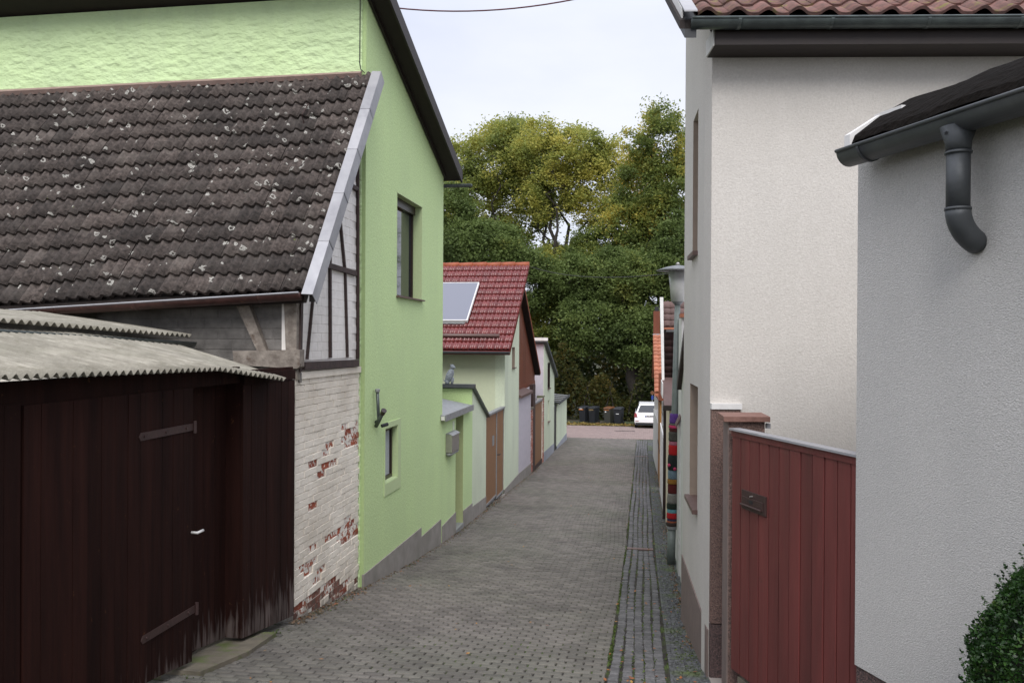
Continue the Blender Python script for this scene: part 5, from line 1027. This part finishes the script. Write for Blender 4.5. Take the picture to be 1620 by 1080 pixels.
cab = loft([sect(y, [(-w, .87), (-wt, z), (wt, z), (w, .87)]) for y, w, z, wt in ((.12, .80, .90, .78), (.40, .80, 1.33, .60), (.55, .80, 1.42, .58), (1.6, .80, 1.46, .60), (2.4, .80, 1.40, .58), (3.2, .78, .92, .76))], 'cabin', 'carpaint', car)
obj('rear_window', MB().prism([[CP(-.68, .125, .95), CP(.68, .125, .95), CP(.53, .385, 1.33), CP(-.53, .385, 1.33)]], (0, -.012, .008)), 'glass', car)
for s in (-1, 1):
    obj('side_window', MB().prism([[CP(s*.785, .5, .96), CP(s*.625, .6, 1.34), CP(s*.63, 2.3, 1.34), CP(s*.785, 2.9, .96)]], (s*.02, 0, 0)), 'glass', car)
    obj('tail_light', MB().hexa([CP(s*.885, -.02, .68), CP(s*.70, -.045, .68), CP(s*.70, .15, .68), CP(s*.885, .15, .68), CP(s*.86, .03, .90), CP(s*.74, .02, .90), CP(s*.74, .2, .90), CP(s*.86, .2, .90)]), 'redlight', car)
    obj('reflector', MB().box(CP(s*.82, -.07, .44), CP(s*.62, -.05, .47)), 'redlight', car)
    for y in (.85, 3.65):
        wv = obj('wheel', MB().tube([CP(s*.68, y, .30), CP(s*.86, y, .30)], .31, 20), 'tyre', car); obj('rim', MB().tube([CP(s*.855, y, .30), CP(s*.868, y, .30)], .20, 16), 'steel', wv)
obj('bumper', MB().box(CP(-.86, -.05, .36), CP(.86, .1, .60)), 'carpaint', car, bevel=.03); obj('bumper_skirt', MB().box(CP(-.80, -.02, .22), CP(.80, .1, .355)), 'black', car)
npl = obj('number_plate', MB().box(CP(-.26, -.032, .70), CP(.26, -.015, .81)), 'platewhite', car); obj('plate_band', MB().box(CP(-.26, -.036, .70), CP(-.20, -.033, .81)), 'blue', npl)
for i, x in enumerate((-.16, -.10, .0, .06, .13, .19)): obj('plate_character', MB().box(CP(x, -.035, .72), CP(x+.035, -.033, .79)), 'black', npl)
obj('badge', MB().tube([CP(-.0, -.02, .865), CP(0, -.035, .865)], .03, 12), 'steel', car)
obj('roof_aerial', MB().tube([CP(.3, .7, 1.43), CP(.3, .6, 1.55)], .008, 5), 'black', car)
sgn = thing('street_sign', 'small blue street sign on a post behind the white car', 'sign', (.65, 54, gz(54)))
q = PY(1032, 628, 54); obj('post', MB().tube([Vector((q.x, 54, gz(54))), Vector((q.x, 54, q.z+.4))], .03, 8), 'steel', sgn); obj('blue_plate', MB().box((q.x-.06, 53.95, q.z-.15), (q.x+.07, 53.965, q.z+.1)), 'blue', sgn); obj('round_plate', MB().tube([Vector((q.x, 53.96, q.z+.28)), Vector((q.x, 53.94, q.z+.28))], .12, 14), 'brownlid', sgn)
# ------------------------------------------------------------------ vegetation
def leaves(name, cen, size, mat, parent=None, asp=.55, droop=.0, kind=None):
    n = len(cen); a = RS.normal(size=(n, 3)); a /= np.linalg.norm(a, axis=1)[:, None]
    a[:, 2] = a[:, 2]*.6-droop; a /= np.linalg.norm(a, axis=1)[:, None]
    b = RS.normal(size=(n, 3)); b -= a*(a*b).sum(1)[:, None]; b /= np.linalg.norm(b, axis=1)[:, None]
    s = size*RS.uniform(.6, 1.35, n)[:, None]; c = cen
    nn = np.cross(a, b)
    V = np.stack([c-a*s*.5, c+b*s*asp*.5-a*s*.02+nn*s*.08, c+a*s*.5, c-b*s*asp*.5-a*s*.02+nn*s*.08], 1).reshape(-1, 3)
    return npmesh(name, V, np.arange(4*n).reshape(-1, 4), mat, parent, kind)
def wpath(mb, a, b, r0, r1, n, wob, up=0., sides=6):
    a = np.array(a, float); b = np.array(b, float); L_ = np.linalg.norm(b-a); pts = []
    for k in range(n+1):
        t = k/n; p = a+(b-a)*t; p[2] += up*L_*math.sin(math.pi*t)*.5
        if 0 < k < n: p += RS.normal(size=3)*wob*L_*.08
        pts.append(p)
    mb.tube([Vector(p) for p in pts], [r0+(r1-r0)*k/n for k in range(n+1)], sides, cap=False); return pts
def tree(name, label, x, y, blobs, tr, th, leaf, size, nclump, per, cr_, limbs=7, lean=(0, 0), parts=True, seed=1, group='trees behind the bins at the street end', droop=.3):
    global RS
    RS = np.random.RandomState(seed); t = thing(name, label, 'tree', (x, y, gz(y)), group); base = np.array([x, y, gz(y)-.2])
    cs = []
    while len(cs) < nclump:
        b = blobs[RS.choice(len(blobs), p=np.array([q[3]*q[4]*q[5] for q in blobs])/sum(q[3]*q[4]*q[5] for q in blobs))]
        v = RS.normal(size=3); v /= np.linalg.norm(v); rr = RS.uniform(.35, 1)**.45
        cs.append(np.array(b[:3])+v*rr*np.array(b[3:6]))
    cs = np.array(cs); mb = MB(); top = base+np.array([lean[0], lean[1], th])
    tk = wpath(mb, base, top, tr, tr*.72, 6, .25, sides=10); nodes = [(p, tr*.7) for p in tk[3:]]
    # main limbs to spread targets
    idx = [int(np.argmax(cs[:, 2]))]
    while len(idx) < limbs:
        d = np.min([np.linalg.norm(cs-cs[i], axis=1) for i in idx], axis=0); idx.append(int(np.argmax(d*(cs[:, 2] > top[2]-1.5))))
    for i in idx:
        st_ = tk[-1] if RS.rand() < .7 else tk[-2]; tgt = cs[i]
        pts = wpath(mb, st_, st_+(tgt-st_)*.93, tr*.42, tr*.07, 8, .55, up=.18, sides=7); nodes += [(p, tr*.42*(1-k/8)+tr*.06) for k, p in enumerate(pts)][1:]
    # secondary limbs
    for j in RS.choice(len(cs), min(len(cs), limbs*5), replace=False):
        P = np.array([n_[0] for n_ in nodes]); d = np.linalg.norm(P-cs[j], axis=1)+.6*np.maximum(0, P[:, 2]-cs[j][2]); k = int(np.argmin(d)); r_ = nodes[k][1]*.5
        pts = wpath(mb, P[k], cs[j], max(.03, r_), .02, 5, .5, up=.1, sides=5); nodes += [(p, max(.025, r_*(1-q/5))) for q, p in enumerate(pts)][1:]
    for c in cs:
        P = np.array([n_[0] for n_ in nodes]); k = int(np.argmin(np.linalg.norm(P-c, axis=1))); wpath(mb, P[k], c, .022, .008, 2, .3, sides=3)
    me = mb.mesh('trunk'); me.materials.append(M['bark']); me.polygons.foreach_set('use_smooth', [True]*len(me.polygons)); o = bpy.data.objects.new('trunk', me); C.objects.link(o); o.parent = t; o.location = -origin(t)
    per = int(per*1.7); size = size*.76; K = len(cs); cen = np.repeat(cs, per, 0); v = RS.normal(size=cen.shape); v /= np.linalg.norm(v, axis=1)[:, None]
    cen = cen+RS.normal(size=cen.shape)*.45*np.repeat(RS.uniform(.55, 1.35, K), per)[:, None]*np.array([cr_, cr_, cr_*.62])
    leaves('crown', cen, size, leaf, t, droop=droop)
    return t
G1 = (.15, .19, .055); G2 = (.25, .29, .075); G3 = (.2, .23, .04); YL_ = (.55, .42, .07); OR = (.62, .38, .06); DG = (.075, .11, .035)
lm_olive = leafmat('olive_autumn_leaves', [(.0, G1), (.35, G2), (.58, (.37, .38, .09)), (.85, (.52, .47, .11))])
lm_green = leafmat('dark_green_leaves', [(.0, DG), (.4, (.13, .18, .052)), (.75, (.19, .25, .075)), (1., (.26, .28, .07))])
lm_mix = leafmat('green_yellow_leaves', [(.0, (.085, .12, .035)), (.4, (.16, .205, .05)), (.62, (.32, .34, .08)), (.8, (.56, .47, .10))])
lm_yellow = leafmat('golden_leaves', [(.0, (.2, .2, .03)), (.4, YL_), (.9, OR)])
lm_scrub = leafmat('brown_green_scrub', [(.0, (.02, .03, .010)), (.45, (.045, .06, .016)), (.8, (.10, .085, .02)), (1., (.2, .14, .03))])
def at(px, py, Y): p = PY(px, py, Y); return p.x, p.z
def B(px, py, Y, rpx, rpy, ry=None):
    x, z = at(px, py, Y); return (x, Y, z, rpx*Y/F, ry or rpx*Y/F*.8, rpy*Y/F)
tree('tall_tree', 'broad olive green tree left of centre rising above the red roof', PY(770, 600, 66).x, 66, [B(790, 250, 66, 62, 60), B(745, 330, 66, 55, 70), B(835, 310, 66, 50, 80), B(770, 400, 66, 70, 60), B(815, 225, 66, 45, 40), B(716, 275, 66, 34, 55)], .42, 9, lm_olive, .30, 520, 92, 1.05, 8, seed=3)
tree('tall_tree', 'rounded olive tree at centre with dark forked limbs showing sky', PY(880, 600, 63).x, 63, [B(900, 245, 63, 62, 45), B(870, 300, 63, 40, 50), B(935, 300, 63, 45, 60), B(900, 420, 63, 60, 40), B(960, 265, 63, 30, 50), B(850, 230, 63, 40, 40)], .40, 10.5, lm_olive, .28, 380, 84, .95, 9, seed=5)
tree('tall_tree', 'highest green and yellow tree at the right beside the white house', PY(1045, 600, 60).x, 60, [B(1050, 225, 60, 42, 60), B(1070, 320, 60, 55, 70), B(1010, 300, 60, 32, 60), B(1040, 420, 60, 55, 45), B(1005, 235, 60, 22, 35), B(985, 360, 60, 40, 60)], .40, 9, lm_mix, .27, 420, 92, .9, 8, seed=8)
tree('golden_tree', 'golden yellow tree glowing between the two tallest crowns', PY(1015, 600, 72).x, 72, [B(1015, 310, 72, 35, 80), B(1040, 400, 72, 40, 60), B(985, 420, 72, 30, 60)], .35, 9, lm_yellow, .28, 200, 110, 1., 6, seed=11)
tree('leafy_tree', 'dense dark green ash tree overhanging the car with thick trunk', PY(1004, 640, 57).x, 57, [B(985, 440, 57, 55, 50), B(1010, 530, 57, 58, 50), B(935, 510, 57, 50, 50), B(905, 440, 57, 30, 35)], .55, 6.0, lm_green, .26, 420, 130, .8, 8, seed=14)
tree('leafy_tree', 'mid height yellow-flecked green tree between red roof and ash tree', PY(900, 640, 60).x, 60, [B(905, 450, 60, 45, 60), B(870, 520, 60, 45, 60), B(930, 400, 60, 30, 35)], .30, 6, lm_mix, .25, 260, 120, .85, 6, seed=17)
tree('leafy_tree', 'dark green tree directly above the red roof ridge', PY(760, 640, 58).x, 58, [B(760, 400, 58, 70, 50), B(830, 440, 58, 50, 55), B(715, 340, 58, 35, 50)], .35, 7, lm_green, .27, 330, 120, .9, 7, seed=19)
tree('leafy_tree', 'dark tree half hidden behind the right hand roofs', PY(1110, 640, 58).x, 58, [B(1100, 420, 58, 70, 90), B(1130, 520, 58, 70, 80), B(1050, 520, 58, 40, 50)], .40, 7, lm_green, .28, 300, 120, 1.0, 6, seed=23)
# side trees continuing the wood outside the frame
for i, (x, y) in enumerate(((-32, 66), (-42, 70), (18, 66), (28, 70))):
    bz = gz(y)+13; tree('leafy_tree', ['far left tree of the wood behind the barn roof', 'outermost left tree of the wood', 'tree of the wood behind the white house', 'outermost right tree of the wood'][i], x, y, [(x, y, bz, 5.5, 5, 6), (x+2, y, bz-4, 5, 5, 4)], .4, 8, lm_mix if i % 2 else lm_green, .34, 110, 90, 1.5, 5, seed=30+i)
# undergrowth behind the bins
RS = np.random.RandomState(41); n = 60000
x = RS.uniform(-24, 16, n); y = RS.uniform(54.5, 60, n); h = (3.2+1.3*np.sin(x*.9)+.9*np.sin(x*2.3+1))*RS.rand(n)**.8; z = np.interp(y, GX, GZ)+h
o = leaves('undergrowth', np.stack([x, y, z], 1), .24, lm_scrub, None, kind='stuff'); tag(o, 'tangled brown and green undergrowth behind the bins', 'undergrowth')
n = 60000; x = RS.uniform(-60, 50, n); y = RS.uniform(78, 86, n); z = gz(80)+RS.rand(n)*(7+1.5*np.sin(x*.35)+1.*np.sin(x*1.1))
o = leaves('far_wood', np.stack([x, y, z], 1), .55, lm_scrub, None, kind='stuff'); tag(o, 'shaded far edge of the wood behind the tall trees', 'wood')
tb = thing('sapling', 'thin dark bare sapling stems in the undergrowth behind the bins', 'tree', (PY(950, 640, 54.6).x, 54.6, gz(54)))
for i in range(5):
    xx = PY(920+i*18, 640, 54.6).x; obj('stem', MB().tube([Vector((xx, 54.6+.1*i, gz(54.6)-.1)), Vector((xx+.2*(-1)**i, 54.7, gz(54.6)+1.2)), Vector((xx+.5*(-1)**i, 54.8, gz(54.6)+2.6))], [.05, .035, .015], 6), 'bark', tb)
# leaf litter
n = 5200; x = RS.uniform(-14, 9, n); y = 49.6+np.abs(RS.normal(0, .9, n)); litter = leafmat('fallen_leaves', [(.0, (.10, .07, .02)), (.5, (.24, .18, .045)), (1., (.14, .06, .02))], .1, 3)
V = np.stack([x, y, np.interp(y, GX, GZ)+.02+.02*RS.rand(n)], 1)
o = leaves('leaf_litter', V, .13, litter, None, .7, kind='stuff'); tag(o, 'yellow and brown fallen leaves along the far road edge', 'leaves')
n = 260; yl = 5.8+RS.rand(n)**1.6*26; x = np.where(RS.rand(n) < .8, RS.choice([-.27, -.17, -.07, .03, .12, .22, .3, .45], n)+RS.normal(0, .02, n), RS.uniform(-3.4, -.3, n))
V = np.stack([x, yl, np.interp(yl, GX, GZ)+.008], 1)
leaf_street = leafmat('street_leaves', [(.0, (.10, .03, .02)), (.5, (.30, .10, .03)), (1., (.38, .27, .07))], .1, 30)
def flatleaves(name, V, size, mat):
    n = len(V); an_ = RS.uniform(0, 2*math.pi, n); s = size*RS.uniform(.5, 1.3, n)
    a = np.stack([np.cos(an_), np.sin(an_), RS.uniform(-.1, .3, n)-.1], 1)*s[:, None]; b = np.stack([-np.sin(an_), np.cos(an_), RS.uniform(-.2, .2, n)], 1)*s[:, None]*.5
    W = np.stack([V-a*.5, V+b*.5, V+a*.5, V-b*.5], 1).reshape(-1, 3); W[:, 2] += .003; return npmesh(name, W, np.arange(4*n).reshape(-1, 4), mat, None, 'stuff')
o = flatleaves('scattered_leaves', V, .045, leaf_street); tag(o, 'small fallen leaves scattered along the cobbled gutter', 'leaves')
# moss and weeds: thin tufts along joints and wall feet
n = 9000; yl = 5.8+RS.rand(n)**1.5*22; k = RS.rand(n); x = np.where(k < .35, -.268+RS.normal(0, .008, n), np.where(k < .55, RS.choice([-.167, -.07, .027, .122, .222], n)+RS.normal(0, .006, n), np.where(k < .8, .42+RS.normal(0, .09, n), -3.5+np.abs(RS.normal(0, .06, n)))))
keep = (np.sin(yl*2.1+x*9)+np.sin(yl*5.3)+RS.rand(n)*1.4 > .5); V = np.stack([x, yl, np.interp(yl, GX, GZ)+.002], 1)[keep]
mossm = leafmat('moss_green', [(.0, (.03, .05, .008)), (1., (.09, .13, .02))], .1, 5)
o = leaves('moss', V, .018, mossm, None, .8, kind='stuff'); tag(o, 'moss and tiny weeds in the joints and along wall feet', 'moss')
n = 2600; yl = 7.9+RS.rand(n)**1.3*20; x = np.where(RS.rand(n) < .7, -3.53+np.abs(RS.normal(0, .07, n)), .5-np.abs(RS.normal(0, .05, n)))
V = np.stack([x, yl, np.interp(yl, GX, GZ)+.006], 1); gritm = leafmat('grit_and_crumbs', [(.0, (.06, .045, .03)), (.6, (.16, .12, .08)), (1., (.28, .10, .05))], .0, 12)
o = leaves('loose_grit', V, .028, gritm, None, .8, kind='stuff'); tag(o, 'loose grit and crumbs of plaster along the wall feet', 'grit')
# boxwood
bx = PD(1696, 700, 3.05); bxx, bxy = bx.x, bx.y; RS = np.random.RandomState(77)
bt = thing('box_bush', 'clipped dark green boxwood bush at the lower right corner', 'bush', (bxx, bxy, gz(3)))
def bushr(z):   # radius over height, z relative: 0 foot .. 1 top
    return .40*np.sqrt(np.clip(1-((z-.25)/.75)**2, 0, 1)) if np.isscalar(z) else .40*np.sqrt(np.clip(1-(np.maximum(z-.25, 0)/.75)**2, 0, 1))
zb, ztp = gz(3)+.05, PD(1684, 874, 3.05).z
n = 75000; zz = RS.rand(n); r = bushr(zz)*(1-.16*RS.rand(n)**1.4)*(1+.05*np.sin(zz*23+3)); th_ = RS.uniform(0, 2*math.pi, n); r = r*(1+.045*np.sin(th_*7+zz*9)+.03*np.sin(th_*13-zz*21))
lm_box = leafmat('boxwood_leaves', [(.0, (.008, .022, .006)), (.5, (.018, .05, .010)), (.85, (.04, .085, .018)), (1., (.10, .13, .03))], .15, 14, .35)
cen = np.stack([bxx+r*np.cos(th_), bxy+r*np.sin(th_), zb+(ztp-zb)*zz], 1)
# sprigs sticking out
ns = 420; zs_ = RS.uniform(.1, 1, ns); ts = RS.uniform(0, 2*math.pi, ns); rs_ = bushr(zs_); sp = []
for i in range(ns):
    c = np.array([bxx+rs_[i]*math.cos(ts[i]), bxy+rs_[i]*math.sin(ts[i]), zb+(ztp-zb)*zs_[i]]); d = np.array([math.cos(ts[i])*.45, math.sin(ts[i])*.45, .9])
    for k in range(-7, 13): sp.append(c+d*k*.0045+RS.normal(0, .0035, 3))
leaves('foliage', np.concatenate([cen, np.array(sp)]), .0155, lm_box, bt, .6)
obj('twig_core', MB().lathe((bxx, bxy, 0), [(max(.02, bushr(t)*.83), zb+(ztp-zb)*t*.985) for t in np.linspace(0, 1, 14)], 18), pmat('dark_twigs', (.012, .016, .006), (.006, .008, .004), 60, 1., 1., 60), bt, True)
